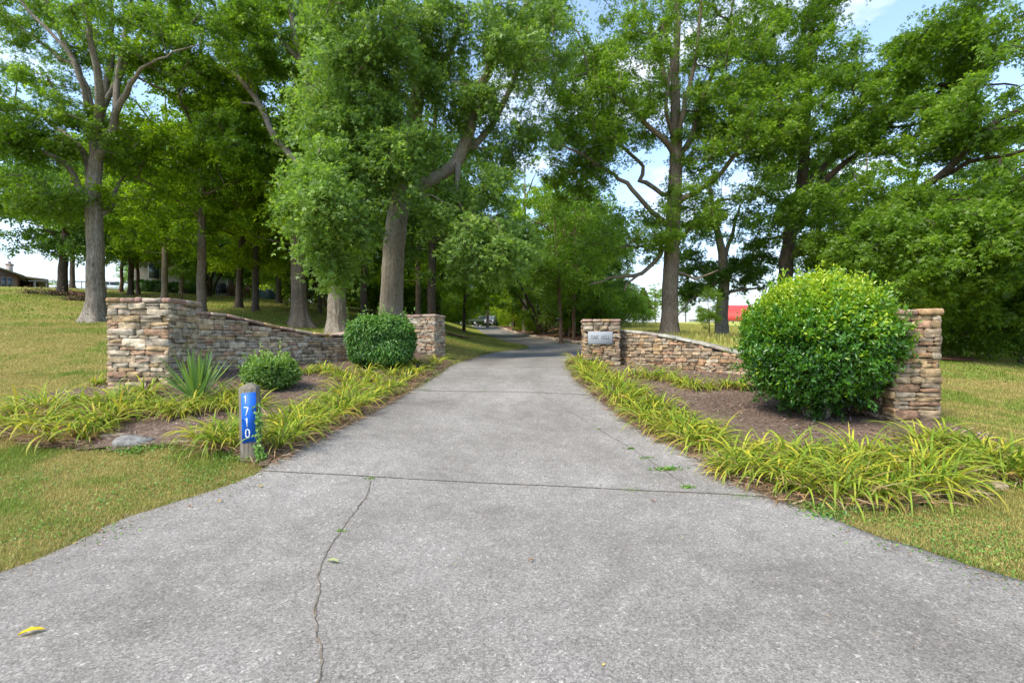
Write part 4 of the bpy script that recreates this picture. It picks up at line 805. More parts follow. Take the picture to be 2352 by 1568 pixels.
# ---------------------------------------------------------------- trees
def catm(limb): return spline(np.asarray(limb, dtype=float), .45)
def make_tree(name, label, cat, base, limbs, env, ncl, nleaf, ln, wd, leaf, bark, seed, group=None, kind='simple', zmin=2.0, sides=14, ridge=0.0, flare=1.9, flare_h=.55, spread=.62, droop=.12, rtip=.017, twigs=True, parent=None, gap=.38, flat=.45, tone=0.0, asp=(1, 1, 1)):
    rs = np.random.RandomState(seed); base = np.array(base, dtype=float); P = []; par = []; rad = []; tr_n = 0
    for li, lb in enumerate(limbs):
        q = catm(lb)
        if li == 0: prev = -1
        else: prev = int(np.argmin(np.linalg.norm(np.array(P) - q[0, :3], axis=1)))
        if li: q = q[1:] if len(q) > 2 else q
        for r in q:
            jit = rs.normal(0, .035, 3) if li else rs.normal(0, .012, 3)
            P.append(r[:3] + jit * (0 if prev < 0 else 1)); par.append(prev); rad.append(r[3]); prev = len(P) - 1
        if li == 0: tr_n = len(P)
    # clumps
    w = np.array([e[6] for e in env], dtype=float); w /= w.sum(); cl = []; ctr = []
    while len(cl) < ncl:
        e = env[rs.choice(len(env), p=w)]; d = unit(rs, 1)[0]; r = (.35 + .65 * rs.rand() ** .55); p_ = np.array(e[:3]) + d * r * np.array(e[3:6])
        g_ = math.sin(p_[0] * 1.3 + seed) * math.sin(p_[1] * 1.1 + seed * 2) + math.sin(p_[2] * 1.7 + seed * 3) * .6
        if g_ < -gap * 1.8 or p_[2] < g1(p_[0], p_[1]) * (1 if parent is None else 1) + 0.9 and leaf_clear: continue
        cl.append(p_); ctr.append(e[:3])
    cl = np.array(cl); Pn = np.array(P); d0 = np.array([np.linalg.norm(Pn - c_, axis=1).min() for c_ in cl]); tips = []
    zb = base[2] + zmin
    for k in np.argsort(d0):
        c_ = cl[k]; Pn = np.array(P); v_ = c_ - Pn; dd = np.linalg.norm(v_, axis=1); cost = dd * (1 + .5 * np.clip(-v_[:, 2] / (dd + 1e-6), 0, 1)); cost[Pn[:, 2] < zb] += 50
        a = int(np.argmin(cost)); L_ = dd[a]; n = max(1, int(L_ / .5)); pv = rs.normal(0, .09, 3) * L_ + np.array([0, 0, .07 * L_]); prev = a
        for s_ in range(1, n + 1):
            t_ = s_ / n; P.append(P[a] * (1 - t_) + c_ * t_ + pv * math.sin(PI * t_)); par.append(prev); rad.append(0); prev = len(P) - 1
        tips.append(prev)
    P = np.array(P); par = np.array(par); n = len(P); area = np.zeros(n)
    kids = [[] for _ in range(n)]
    for k in range(n):
        if par[k] >= 0: kids[par[k]].append(k)
    order = np.argsort([0] * n, kind='stable')
    for k in range(n - 1, -1, -1):
        if not kids[k]: area[k] += rtip ** 2.2
        if par[k] >= 0: area[par[k]] += area[k]
    pipe = area ** (1 / 2.2); R = np.maximum(np.array(rad), 0); R = np.where(R > 0, np.maximum(R, np.minimum(pipe, R * 1.2)), np.minimum(pipe, .11))
    mb = MB(); used = np.zeros(n, dtype=bool)
    starts = [0]
    while starts:
        s_ = starts.pop(); ch = [s_] if par[s_] < 0 else [par[s_], s_]; k = s_
        while kids[k]:
            ks = sorted(kids[k], key=lambda q: -(R[q] + (1 if q < tr_n and k < tr_n else 0))); starts += ks[1:]; k = ks[0]; ch.append(k)
        pts = P[ch]; rr = R[ch].copy()
        if par[s_] >= 0: rr[0] = min(rr[0], rr[1] * 1.25)
        main = s_ == 0; ns = sides if main else (8 if rr.max() > .07 else 5 if rr.max() > .03 else 3)
        mod = None
        if main:
            pts2 = spline(np.column_stack([pts, rr]), .14); pts, rr = pts2[:, :3], pts2[:, 3]; h = pts[:, 2] - base[2]; ang = np.arange(ns) * 2 * PI / ns; ph = rs.rand(3) * 6
            fl = 1 + (flare - 1) * np.exp(-np.clip(h + .1, 0, None) / flare_h * 1.6)
            but = .5 * np.maximum(0, np.sin(ang * 2.5 + ph[0])) + .5 * np.maximum(0, np.sin(ang * 4 + ph[1]))
            mod = fl[:, None] * (1 + (fl[:, None] - 1) * but[None] * .9) * (1 + .03 * np.sin(ang * 7 + ph[2] + h[:, None] * .6) + rs.normal(0, .012, (len(pts), ns)))
            if ridge:
                rg = rs.normal(0, 1, (len(pts), ns)); rg[0] = rs.normal(0, 1, ns)
                for q_ in range(1, len(pts)): rg[q_] = rg[q_ - 1] * .93 + rg[q_] * .37
                mod = mod * (1 + ridge * rg)
        V, F = tube(pts, rr, ns, True, mod); mb.add(V, F)
    # leaves
    tp = P[tips]; nc = len(tp); prv = P[par[tips]]; od = tp - prv; od /= np.linalg.norm(od, axis=1, keepdims=True) + 1e-9
    ntw = 9; nl = max(4, nleaf // (nc * ntw)); ctone = rs.normal(0, .10, nc) + tone
    org = np.repeat(tp, ntw, 0) - np.repeat(od, ntw, 0) * rs.uniform(0, .4, (nc * ntw, 1)); td = unit(rs, nc * ntw) * np.array([1, 1, flat]) + np.repeat(od, ntw, 0) * .35 + np.array([0, 0, -droop]); td /= np.linalg.norm(td, axis=1, keepdims=True)
    tl = spread * rs.uniform(.55, 1.35, nc * ntw)
    if twigs:
        S = np.cross(td, np.array([0, 0, 1.0])); S /= np.linalg.norm(S, axis=1, keepdims=True) + 1e-9; e_ = org + td * tl[:, None] * .85; wv = .006
        V = np.stack([org - S * wv, org + S * wv, e_ + S * wv * .3, e_ - S * wv * .3], 1).reshape(-1, 3); mb.add(V, (np.arange(len(org))[:, None] * 4 + np.arange(4)))
    nn = nc * ntw * nl; tt_ = rs.uniform(.12, 1.0, nn) ** .8; O = np.repeat(org, nl, 0); TD = np.repeat(td, nl, 0); TL = np.repeat(tl, nl)
    LP = O + TD * (tt_ * TL)[:, None] + rs.normal(0, .045 + .05 * spread, (nn, 3)); LP[:, 2] -= (tt_ ** 2) * TL * droop * .8
    D = TD * .6 + unit(rs, nn) * .8 + np.array([0, 0, -.15 - droop]); U = unit(rs, nn) * .75 + np.array([0, 0, .75])
    rnd = np.clip(.45 + np.repeat(np.repeat(ctone, ntw), nl) + rs.normal(0, .19, nn), 0, 1)
    V, F, kk = leaves(LP, D, U, ln * rs.uniform(.65, 1.25, nn), wd * rs.uniform(.7, 1.2, nn), kind)
    t = thing(name, label, cat, base, group)
    mb.build('trunk', bark, t, base, smooth=True); mesh_np('crown', V, F, leaf, t, rnd=np.repeat(rnd, kk), base=base)
    return t
leaf_clear = True
def LB(Y, *rows):
    """limb from photo measures: rows (px, py, radius[, dY])"""
    return [tuple(at(r[0], r[1], Y + (r[3] if len(r) > 3 else 0))) + (r[2],) for r in rows]
def EN(px, py, Y, rpx, rpy, ry, w): 
    p = at(px, py, Y); return (p[0], p[1], p[2], rpx * Y / FP, ry, rpy * Y / FP, w)
def ground_base(px, Y):
    q = xy(px, Y); return np.array([q[0], q[1], g1(*q)])
OAKG = 'large old oaks around the gateway'
# left oak
b = ground_base(220, 19); Y = 19
make_tree('oak_tree', 'big grey barked oak with many pale ascending limbs, left of the broad left pillar', 'tree', b,
  [[(b[0], b[1], b[2] - .15, .33)] + LB(Y, (220, 700, .295), (219, 600, .275), (217, 500, .265), (215, 420, .24), (222, 350, .21), (208, 250, .15), (175, 150, .11), (125, 50, .075), (80, -80, .045)),
   LB(Y, (215, 490, .15), (180, 425, .12), (150, 375, .09, -.5), (95, 350, .07, -1), (0, 333, .05, -1.5), (-60, 325, .03, -2)), LB(Y, (212, 430, .14), (190, 350, .11, .5), (150, 310, .085, .8), (90, 262, .065, 1), (0, 215, .045, 1.2), (-60, 190, .04, 1.5)),
   LB(Y, (222, 350, .17), (238, 260, .14, .4), (252, 150, .11, .6), (258, 20, .08, .8), (262, -140, .05, 1)), LB(Y, (218, 300, .12), (190, 200, .09, -.8), (150, 110, .07, -1.2), (60, 20, .05, -1.6), (20, -60, .03, -2)), LB(Y, (240, 240, .1), (300, 130, .07, .5), (330, 40, .05, .8), (350, -60, .03, 1)), LB(Y, (175, 150, .08), (110, 110, .06, .4), (40, 60, .04, .8), (-20, 20, .02, 1)), LB(Y, (226, 370, .15), (255, 290, .13, -.4), (290, 215, .10, -.8), (325, 160, .06, -1.2), (400, 120, .03, -1.6), (450, 100, .015, -1.8)),
   LB(Y, (215, 330, .18), (228, 200, .14, -1), (205, 90, .1, -1.6), (190, -50, .06, -2)), LB(Y, (228, 500, .12), (258, 470, .09, .5), (270, 420, .06, 1)), LB(Y, (262, 300, .12, -.5), (275, 150, .1, 0), (300, 20, .07, .5), (320, -100, .04, 1))],
  [EN(210, 60, 20.5, 240, 150, 3.2, .9), EN(220, 330, 19.5, 130, 70, 2.5, .28), EN(40, 260, 17.5, 120, 110, 2, .5), EN(70, 440, 18, 130, 45, 2.5, .3), EN(330, 100, 18.5, 110, 90, 2.5, .35), EN(210, -180, 20, 260, 110, 3.5, .25)],
  340, 84000, .12, .07, M['leaf_oak'], M['bark_grey'], 1, OAKG, kind='oak', zmin=4.5, sides=44, ridge=.03, flare=1.6, flare_h=.8, tone=.05)
# second oak
b = ground_base(690, 24); Y = 24
make_tree('oak_tree', 'straight dark trunked oak with wide buttressed roots behind the left wall', 'tree', b,
  [[(b[0], b[1], b[2] - .15, .36)] + LB(Y, (688, 700, .335), (684, 600, .31), (681, 450, .28), (676, 300, .24), (690, 150, .2), (700, -50, .12)), LB(Y, (680, 380, .14), (620, 300, .1), (560, 200, .07), (500, 120, .04)), LB(Y, (682, 420, .14), (740, 330, .1, 1), (800, 250, .06, 2)), LB(Y, (684, 520, .1), (740, 500, .07, -1), (800, 520, .04, -2))],
  [EN(650, 250, 24, 200, 230, 4.5, 1), EN(560, 420, 23, 130, 130, 3, .4), EN(730, 480, 22, 90, 90, 3, .35), EN(650, -80, 24, 240, 100, 4, .2)],
  230, 64000, .14, .085, M['leaf_maple'], M['bark_oak'], 2, OAKG, zmin=4, sides=44, ridge=.035, flare=1.95, flare_h=.8, tone=.05)
# third oak, long crooked limbs
b = ground_base(776, 20); Y = 20
make_tree('oak_tree', 'leaning grey oak just behind the left wall whose long crooked limb reaches far left', 'tree', b,
  [[(b[0], b[1], b[2] - .15, .36)] + LB(Y, (774, 700, .345), (771, 600, .32), (768, 480, .3), (764, 350, .27), (760, 200, .23), (742, 90, .17), (742, -80, .11)),
   LB(Y, (765, 430, .18), (735, 412, .16), (650, 340, .14), (600, 250, .12), (548, 178, .10), (490, 155, .085), (448, 168, .075), (436, 130, .065), (395, 95, .045), (370, 130, .03)),
   LB(Y, (763, 270, .17), (740, 210, .15), (695, 135, .13), (668, 40, .11), (672, -80, .08)), LB(Y, (720, 180, .12), (650, 100, .10), (600, 40, .09), (560, -30, .07)), LB(Y, (760, 150, .1), (800, 60, .08, 1), (840, -40, .05, 2)), LB(Y, (600, 250, .07), (560, 235, .05), (520, 250, .03))],
  [EN(520, 120, 20, 170, 110, 3, .7), EN(700, 60, 20, 170, 130, 3.2, .75), EN(600, 330, 21, 120, 60, 2.5, .3), EN(790, 560, 19, 50, 60, 1.5, .12), EN(640, -150, 20, 260, 90, 3.5, .2)],
  260, 70000, .13, .075, M['leaf_oak'], M['bark_grey'], 3, OAKG, kind='oak', zmin=3.4, sides=44, ridge=.03, flare=1.4, flare_h=.7, tone=0.05)
# central white oak
b = ground_base(901, 17); Y = 17
make_tree('white_oak', 'thick pale trunked white oak with light leaves behind the clipped shrub', 'tree', b,
  [[(b[0], b[1], b[2] - .15, .41)] + LB(Y, (900, 720, .385), (903, 600, .37), (911, 510, .36), (932, 420, .31), (948, 310, .26), (962, 190, .24), (982, 60, .22), (990, -120, .14)),
   LB(Y, (925, 460, .26), (975, 420, .23), (1035, 390, .22), (1066, 340, .22), (1085, 270, .2), (1108, 195, .17), (1145, 115, .14), (1195, 40, .1), (1230, -60, .06)),
   LB(Y, (1062, 350, .15), (1100, 325, .12, .3), (1130, 290, .11, .5), (1165, 215, .1, .8), (1195, 150, .07, 1), (1215, 60, .04, 1.2)),
   LB(Y, (925, 430, .10), (850, 400, .06, -1.8), (770, 390, .035, -3.2)), LB(Y, (945, 330, .14), (880, 230, .11, -1.5), (820, 150, .08, -2.5), (780, 80, .05, -3)), LB(Y, (928, 455, .08), (860, 470, .05, -1.8), (780, 520, .03, -3), (720, 550, .015, -3.5)),
   LB(Y, (1050, 375, .09), (1050, 430, .06, -1.0), (1070, 500, .04, -2), (1090, 560, .02, -2.2)), LB(Y, (960, 200, .14), (1030, 120, .1, -1), (1060, 20, .06, -2)), LB(Y, (928, 470, .12, 0), (945, 440, .10, -.3), (955, 425, .08, -.6))],
  [EN(820, 250, 15.5, 130, 170, 2.6, 1), EN(765, 470, 13.8, 85, 95, 1.7, .45), EN(1020, 450, 15.5, 80, 60, 1.5, .22), EN(1110, 480, 16, 90, 100, 1.8, .3), EN(1180, 560, 17, 60, 50, 1.3, .1), EN(1120, 560, 15.5, 80, 80, 1.6, .3), EN(745, 590, 14.5, 50, 50, 1.2, .12), EN(1080, 150, 16, 170, 120, 2.6, .62), EN(870, 60, 14.5, 160, 110, 2.5, .6), EN(1210, 80, 16, 105, 120, 2, .40), EN(1180, 300, 17, 90, 60, 1.6, .16), EN(930, 345, 14.6, 130, 60, .9, .42), EN(760, 390, 14, 80, 60, 1.4, .25), EN(960, -160, 16.5, 280, 100, 3, .22)],
  680, 130000, .14, .08, M['leaf_blue'], M['bark_pale'], 4, OAKG, kind='oak', zmin=3.5, sides=44, ridge=.03, flare=1.2, flare_h=.9, spread=.72, droop=.26, tone=.05)
# tall open oak right
b = ground_base(1538, 21); Y = 21
make_tree('oak_tree', 'tall open crowned oak with a straight brown trunk behind the right wall', 'tree', b,
  [[(b[0], b[1], b[2] - .15, .38)] + LB(Y, (1538, 740, .35), (1541, 620, .32), (1546, 500, .29), (1552, 400, .27), (1553, 330, .24), (1550, 200, .18), (1556, 50, .13), (1560, -120, .08)),
   LB(Y, (1538, 560, .1), (1512, 585, .10, -.5), (1490, 615, .09, -.8), (1455, 632, .08, -1), (1400, 640, .05, -1.4), (1360, 652, .03, -1.8)), LB(Y, (1490, 615, .06, -.8), (1450, 640, .05, -1.2), (1430, 665, .03, -1.5)), LB(Y, (1535, 520, .12), (1480, 470, .10, -.6), (1440, 420, .09, -1), (1390, 390, .07, -1.5), (1320, 345, .05, -2), (1270, 330, .03, -2.5)),
   LB(Y, (1545, 455, .1), (1470, 415, .1, .5), (1475, 400, .09, .6), (1480, 380, .08, .7), (1420, 330, .06, 1), (1350, 270, .04, 1.5), (1300, 240, .03, 2)), LB(Y, (1550, 350, .14), (1500, 300, .11, -.6), (1430, 230, .08, -1.2), (1370, 190, .05, -1.6), (1340, 130, .03, -2)),
   LB(Y, (1552, 465, .15), (1600, 440, .12, -.4), (1660, 395, .1, -.8), (1700, 340, .09, -1.2), (1760, 325, .07, -1.5), (1830, 300, .04, -2)), LB(Y, (1555, 390, .14), (1590, 300, .12, .4), (1625, 200, .1, .8), (1660, 100, .07, 1), (1690, -20, .05, 1.4)), LB(Y, (1553, 340, .12), (1572, 230, .1, -.6), (1600, 120, .07, -1), (1610, -20, .05, -1.4)),
   LB(Y, (1550, 250, .12), (1510, 130, .09, .5), (1480, 10, .06, 1), (1450, -80, .04, 1.4)), LB(Y, (1545, 560, .09), (1590, 520, .07, 1), (1640, 470, .05, 1.8), (1700, 450, .03, 2.5)), LB(Y, (1552, 620, .07), (1600, 640, .05, -.4), (1650, 620, .03, -.8)), LB(Y, (1551, 320, .1), (1530, 240, .08, -1), (1545, 130, .06, -1.4), (1520, 60, .04, -2))],
  [EN(1545, 150, 21.5, 260, 190, 3.8, 1), EN(1430, 200, 21, 120, 170, 2.5, .35), EN(1265, 120, 19.5, 80, 120, 2, .12), EN(1690, 150, 21.5, 120, 150, 2.5, .4), EN(1350, 260, 20, 120, 150, 2.4, .5), EN(1440, 560, 20, 110, 85, 1.8, .22), EN(1700, 320, 20.5, 130, 140, 2.6, .6), EN(1330, 400, 20.5, 80, 60, 2, .2), EN(1560, 500, 21, 90, 80, 2.2, .15), EN(1545, -130, 21, 260, 100, 3.5, .2)],
  760, 150000, .125, .075, M['leaf_oak'], M['bark_oak'], 5, OAKG, kind='oak', zmin=3.5, sides=44, ridge=.035, flare=1.3, flare_h=.6, spread=.6, tone=0.1)
# ivy-clad smaller tree
b = ground_base(1659, 26); Y = 26
make_tree('ivy_clad_tree', 'smaller oak with ivy on its trunk, between the tall open oak and the holly', 'tree', b,
  [[(b[0], b[1], b[2] - .15, .36)] + LB(Y, (1657, 750, .34), (1660, 690, .3), (1662, 620, .27), (1655, 560, .2), (1640, 500, .15), (1630, 430, .09)), LB(Y, (1662, 640, .12), (1620, 660, .08), (1585, 690, .05), (1560, 720, .03)), LB(Y, (1663, 640, .12), (1700, 610, .09), (1740, 590, .05)), LB(Y, (1663, 670, .1), (1710, 665, .07), (1760, 660, .04)), LB(Y, (1662, 600, .13), (1680, 540, .1), (1700, 470, .06))],
  [EN(1650, 560, 26, 90, 90, 3, 1), EN(1600, 640, 26, 45, 50, 2, .3), EN(1720, 620, 26, 60, 50, 2.5, .4)], 80, 15000, .17, .11, M['leaf_dark'], M['bark_grey'], 6, OAKG, kind='oak', zmin=2.2, flare=1.3, tone=.05)
# right oak with sweeping limbs
b = ground_base(1800, 22); Y = 22
make_tree('oak_tree', 'broad dark oak behind the holly with long limbs sweeping up to the right', 'tree', b,
  [[(b[0], b[1], b[2] - .15, .34)] + LB(Y, (1800, 700, .32), (1805, 620, .3), (1815, 540, .27), (1840, 430, .23), (1850, 300, .2), (1860, 150, .13), (1870, -40, .08)),
   LB(Y, (1812, 590, .22), (1900, 560, .2, -1.5), (1990, 520, .18, -3), (2080, 462, .16, -4.5), (2150, 410, .13, -5.5), (2230, 330, .11, -6.5), (2300, 275, .09, -7), (2400, 230, .06, -7.5)), LB(Y, (2150, 410, .08, -5.5), (2230, 370, .07, -6), (2352, 345, .05, -6.5), (2420, 330, .03, -7)),
   LB(Y, (1820, 520, .18), (1880, 430, .15, -.5), (1960, 360, .12, -1), (2020, 310, .09, -1.6), (2100, 240, .07, -2.2), (2200, 190, .05, -3)), LB(Y, (1835, 450, .15), (1930, 330, .1, 1), (2000, 210, .08, 1.5), (2080, 110, .05, 2)), LB(Y, (1845, 350, .12), (1790, 230, .09), (1740, 120, .06), (1700, 40, .04)), LB(Y, (2020, 310, .07, -1.6), (2120, 215, .06, -3), (2210, 190, .05, -4), (2340, 200, .03, -5))],
  [EN(1880, 250, 21, 180, 140, 4, .9), EN(2120, 150, 18.5, 170, 85, 3, .5), EN(2260, 60, 16.5, 120, 90, 2.5, .35), EN(2060, 300, 18, 120, 50, 2.5, .28), EN(1860, 520, 21, 150, 90, 3.5, .6), EN(2250, 300, 15.5, 120, 35, 2, .2), EN(2000, -120, 20, 280, 90, 3.5, .2), EN(2140, 480, 17, 110, 45, 2, .3), EN(1770, 150, 23, 110, 150, 3, .4), EN(1830, 20, 22, 110, 90, 3, .3)],
  640, 146000, .13, .08, M['leaf_oak'], M['bark_dark'], 7, OAKG, kind='oak', zmin=3.2, flare=1.4, tone=.03)
# low dark oak at far right (trunk outside the frame)
b = ground_base(2480, 13); Y = 13
make_tree('oak_tree', 'dark low branched oak hanging over the right lawn behind the right pillar', 'tree', b,
  [[(b[0], b[1], b[2] - .15, .36)] + LB(Y, (2480, 700, .34), (2475, 560, .32), (2470, 400, .28), (2460, 200, .2), (2450, 0, .1)), LB(Y, (2475, 520, .10), (2380, 490, .06, .6), (2280, 460, .04, 1.0), (2180, 460, .02, 1.5)), LB(Y, (2477, 620, .08), (2380, 600, .05, .6), (2290, 600, .03, 1), (2190, 630, .015, 1.4)), LB(Y, (2478, 560, .08), (2400, 530, .05), (2300, 530, .03), (2200, 545, .015))],
  [EN(2230, 560, 13.5, 170, 110, 1.8, 1), EN(2370, 520, 12.5, 120, 130, 2.2, .6), EN(2330, 680, 14, 110, 60, 1.6, .35), EN(2050, 560, 15, 110, 75, 2, .5), EN(2420, 200, 13, 160, 200, 3, .5)],
  260, 72000, .13, .085, M['leaf_oak'], M['bark_dark'], 8, OAKG, kind='oak', zmin=1.8, flare=1.4, spread=.5, droop=.3, tone=0.0)

# woodland trees: six kinds of build, copied with their parts
leaf_clear = False
def proto(name, H, R, z0, seed, leaf, bark, ncl, nl, ln, multi=0, flat=.45, base=(0, 0, 0), r0=.22, kind='simple'):
    rs = np.random.RandomState(seed); b = np.array(base, dtype=float); lean = rs.normal(0, .35, 2); tr = [(b[0], b[1], b[2] - .15, r0), (b[0] + lean[0] * .3, b[1] + lean[1] * .3, b[2] + H * .3, r0 * .82), (b[0] + lean[0] * .8, b[1] + lean[1] * .8, b[2] + H * .62, r0 * .55), (b[0] + lean[0] * 1.4, b[1] + lean[1] * 1.4, b[2] + H * .93, r0 * .18)]
    lbs = [tr]
    for q in range(multi):
        a = q * 2 * PI / multi + rs.uniform(-.4, .4); lbs.append([(b[0] + math.cos(a) * .1, b[1] + math.sin(a) * .1, b[2] + .1, r0 * .6), (b[0] + math.cos(a) * R * .25, b[1] + math.sin(a) * R * .25, b[2] + H * .28, r0 * .5), (b[0] + math.cos(a) * R * .6, b[1] + math.sin(a) * R * .6, b[2] + H * .55, r0 * .3)])
    for q in range(7):
        a = q * 2.4; f_ = .34 + .5 * q / 7; s_ = tuple(np.array(tr[0][:3]) * (1 - f_) + np.array(tr[3][:3]) * f_); lbs.append([s_ + (r0 * .4,), (s_[0] + math.cos(a) * R * .4, s_[1] + math.sin(a) * R * .4, s_[2] + R * .22, r0 * .28), (s_[0] + math.cos(a) * R * .8, s_[1] + math.sin(a) * R * .8, s_[2] + R * .35, r0 * .1)])
    zc = z0 + (H - z0) / 2; env = [(b[0], b[1], b[2] + zc, R * .95, R * .95, (H - z0) / 2, 1), (b[0] + R * .3, b[1] - R * .2, b[2] + z0 + (H - z0) * .3, R * .85, R * .85, (H - z0) * .24, .5), (b[0] - R * .35, b[1] + R * .2, b[2] + z0 + (H - z0) * .6, R * .7, R * .7, (H - z0) * .3, .4)]
    return make_tree(name, 'x', 'tree', b, lbs, env, ncl, nl, ln, ln * .62, leaf, bark, seed, zmin=z0 * .7, sides=10, flare=1.5, flare_h=.4, spread=.85, flat=flat, kind=kind, tone=.03)
def dup(root, loc, s, rz, label, group, sz=None, first=False):
    if first: r = root
    else:
        r = root.copy(); col.objects.link(r)
        for ch in list(root.children):
            c = ch.copy(); col.objects.link(c); c.parent = r
    r.location = tuple(float(v) for v in loc); r.scale = (s, s, sz or s); r.rotation_euler = (0, 0, rz); r['label'] = label; r['group'] = group; return r
A = proto('shade_tree', 16, 4.6, 2.3, 21, M['leaf_maple'], M['bark_oak'], 150, 38000, .18)
Bt = proto('shade_tree', 14, 4.2, 1.8, 22, M['leaf_bright'], M['bark_dark'], 140, 36000, .17)
Ct = proto('shade_tree', 17, 4.0, 3.2, 23, M['leaf_dark'], M['bark_dark'], 150, 36000, .17, r0=.26)
Dt = proto('spreading_tree', 7.5, 5.2, 1.5, 24, M['leaf_oak'], M['bark_dark'], 150, 36000, .15, multi=6, flat=.22, r0=.2)
Et = proto('slender_tree', 10, 2.6, 2.2, 25, M['leaf_oak'], M['bark_red'], 90, 17000, .14, r0=.11)
Ut = proto('understory_bush', 3.4, 2.3, .3, 26, M['leaf_bright'], M['bark_dark'], 70, 15000, .11, multi=4, r0=.06)
Kt = proto('understory_bush', 3.6, 2.4, .3, 27, M['leaf_oak'], M['bark_dark'], 70, 15000, .12, multi=4, r0=.06)
WG = 'woodland trees on the hill'; used = set(); Ft = proto('spreading_tree', 8.6, 5.0, 2.2, 28, M['leaf_dark'], M['bark_dark'], 150, 40000, .16, flat=.22, r0=.27)
LIST = [  # proto, px, depth, scale, rz, label
 (Ft, 142, 30, 1.0, .4, 'low spreading dark tree by the brush pile on the left lawn'), (Ct, 166, 44, .8, 2, 'forked tree just right of the white pickup behind the spreading tree'),
 (Bt, 300, 33, .8, 1, 'slim dark trunk beside the white van, right of the big grey oak'), (Et, 318, 34, 1.0, 2, 'thin sapling beside the left end of the pale house'), (Et, 278, 36, 1.1, 5, 'very thin trunk seen between the big grey oak and the slim dark trunk'),
 (A, 378, 30, .85, 3, 'tree rising above the left cap of the broad pillar, before the pale house'), (Et, 418, 31, .42, 0, 'small forked sapling before the pale house wall'),
 (A, 463, 22.5, .9, 4.1, 'ivy trunked tree right above the junction of the broad left pillar and wall'), (Bt, 548, 27, .85, 2, 'leaning dark tree by the garden clutter on the hill'), (Bt, 586, 26, .8, 3.3, 'dark narrow trunk left of the blue tarpaulin'),
 (Bt, 641, 33, .8, 5, 'straight slim trunk right of the blue tarpaulin'), (A, 230, 40, .9, 1.2, 'tall tree behind the big grey oak'), (Bt, 420, 40, 1.1, 4, 'tall bright tree over the pale house'), (A, 530, 42, 1.15, 5, 'tall tree behind the leaning dark tree'),
 (Bt, 640, 44, 1.1, .4, 'tall bright tree far behind the blue tarpaulin'), (A, 740, 36, 1.0, 1.9, 'mid green tree behind the white sign post'), (Ct, 835, 27, .78, 1, 'dark trunk seen between the leaning grey oak and the white oak'), (A, 960, 33, .9, 2.7, 'tree behind the left drive pillar, lower crown'),
 (Ct, 990, 24, .85, .2, 'dark trunk rising behind the left drive pillar'), (Ct, 1006, 42, .95, 2.2, 'tree farther back on the left of the bend'), (Bt, 880, 42, 1.0, 3, 'tall tree far behind the white oak'), (Bt, 1065, 48, .75, 1.1, 'bright tree at the left verge of the far drive'),
 (Dt, 1248, 45, 1.25, .9, 'many stemmed dark tree arching over the bend of the drive'), (Bt, 1180, 62, .95, .3, 'bright tree where the drive disappears'), (A, 1120, 78, 1.1, 2, 'tall tree above the parked vehicles'), (Bt, 1260, 66, 1.1, 4, 'tall yellow green tree behind the many stemmed tree'),
 (Et, 1289, 31, 1.0, 1.5, 'slender red barked tree left of the OAK HILL pillar'), (Et, 1318, 35, 1.15, 3.5, 'slender tree just behind the red barked one'), (Et, 1307, 37, .75, 4.4, 'thinnest sapling between the two slender trees'), (Ct, 1372, 40, .72, .7, 'dark tree rising behind the OAK HILL pillar'), (Kt, 1335, 38, 1.2, 3, 'dark bush left of the OAK HILL pillar under the slender trees'),
 (Bt, 1335, 56, 1.0, 2.1, 'bright tree behind the slender trees'), (Ct, 1400, 50, .75, 5.2, 'dark green tree at the left edge of the meadow'), (Kt, 1425, 44, 1.1, 1, 'low dark bush at the left edge of the meadow'),
 (Ut, 1205, 62, 1.2, 0, 'bright shrub beside the kerb near the parked vehicles'), (Ut, 1230, 50, .8, 1.7, 'bright small shrub beside the kerb under the arching tree'), (Kt, 1045, 70, 1.0, 3, 'dark bush left of the parked green car'), (Kt, 1010, 50, 1.1, 4, 'bush on the slope behind the left drive pillar'), (Kt, 940, 40, 1.0, 2, 'bush in the shade behind the white oak'),
 (Kt, 860, 38, 1.1, 1, 'bush in the shade left of the white oak'), (Ut, 680, 46, 1.2, 2.5, 'bright bush right of the blue tarpaulin'), (Kt, 760, 47, 1.2, 5, 'dark bush right of the white sign post'),
 (Ct, 1880, 30, .85, .9, 'dark tree behind the broad dark oak'), (A, 1990, 28, .75, 1.9, 'tree behind the right side of the holly'), (Bt, 2140, 27, .72, 3, 'bright tree beyond the right pillar'), (Ct, 2290, 22, .65, 4.4, 'dark tree at the right edge of the lawn'), (A, 2390, 26, .8, 5.4, 'tree at the far right edge of the view'),
 (Ut, 2205, 17, .75, .2, 'pale flowering bush right of the right pillar'), (Kt, 2270, 18, .8, 1.8, 'dark bush at the back of the right lawn'), (Kt, 2345, 15, .75, 3.1, 'dark brambly bush at the right edge of the view'), (Kt, 2120, 19, .9, 4.2, 'dark bush hidden behind the right pillar'), (Kt, 2020, 19, .9, 5.2, 'dark bush behind the holly and right pillar'), (Ut, 2330, 24, 1.2, 5, 'bright bush behind the brambly bush'), (Kt, 1850, 27, .8, 2.2, 'dark bush behind the holly'),
 (A, 1880, 19.0, 0, 0, '')]
LIST += [(Dt, 1030, 70, 1.1, 2, 'low spreading tree at the left verge near the parked vehicles'), (Dt, 950, 40, .95, 4, 'low spreading tree on the slope behind the left drive pillar'), (Dt, 700, 40, .8, 5, 'low spreading tree behind the buttressed oak'), (Dt, 480, 36, .75, 1, 'low spreading tree before the pale house')]
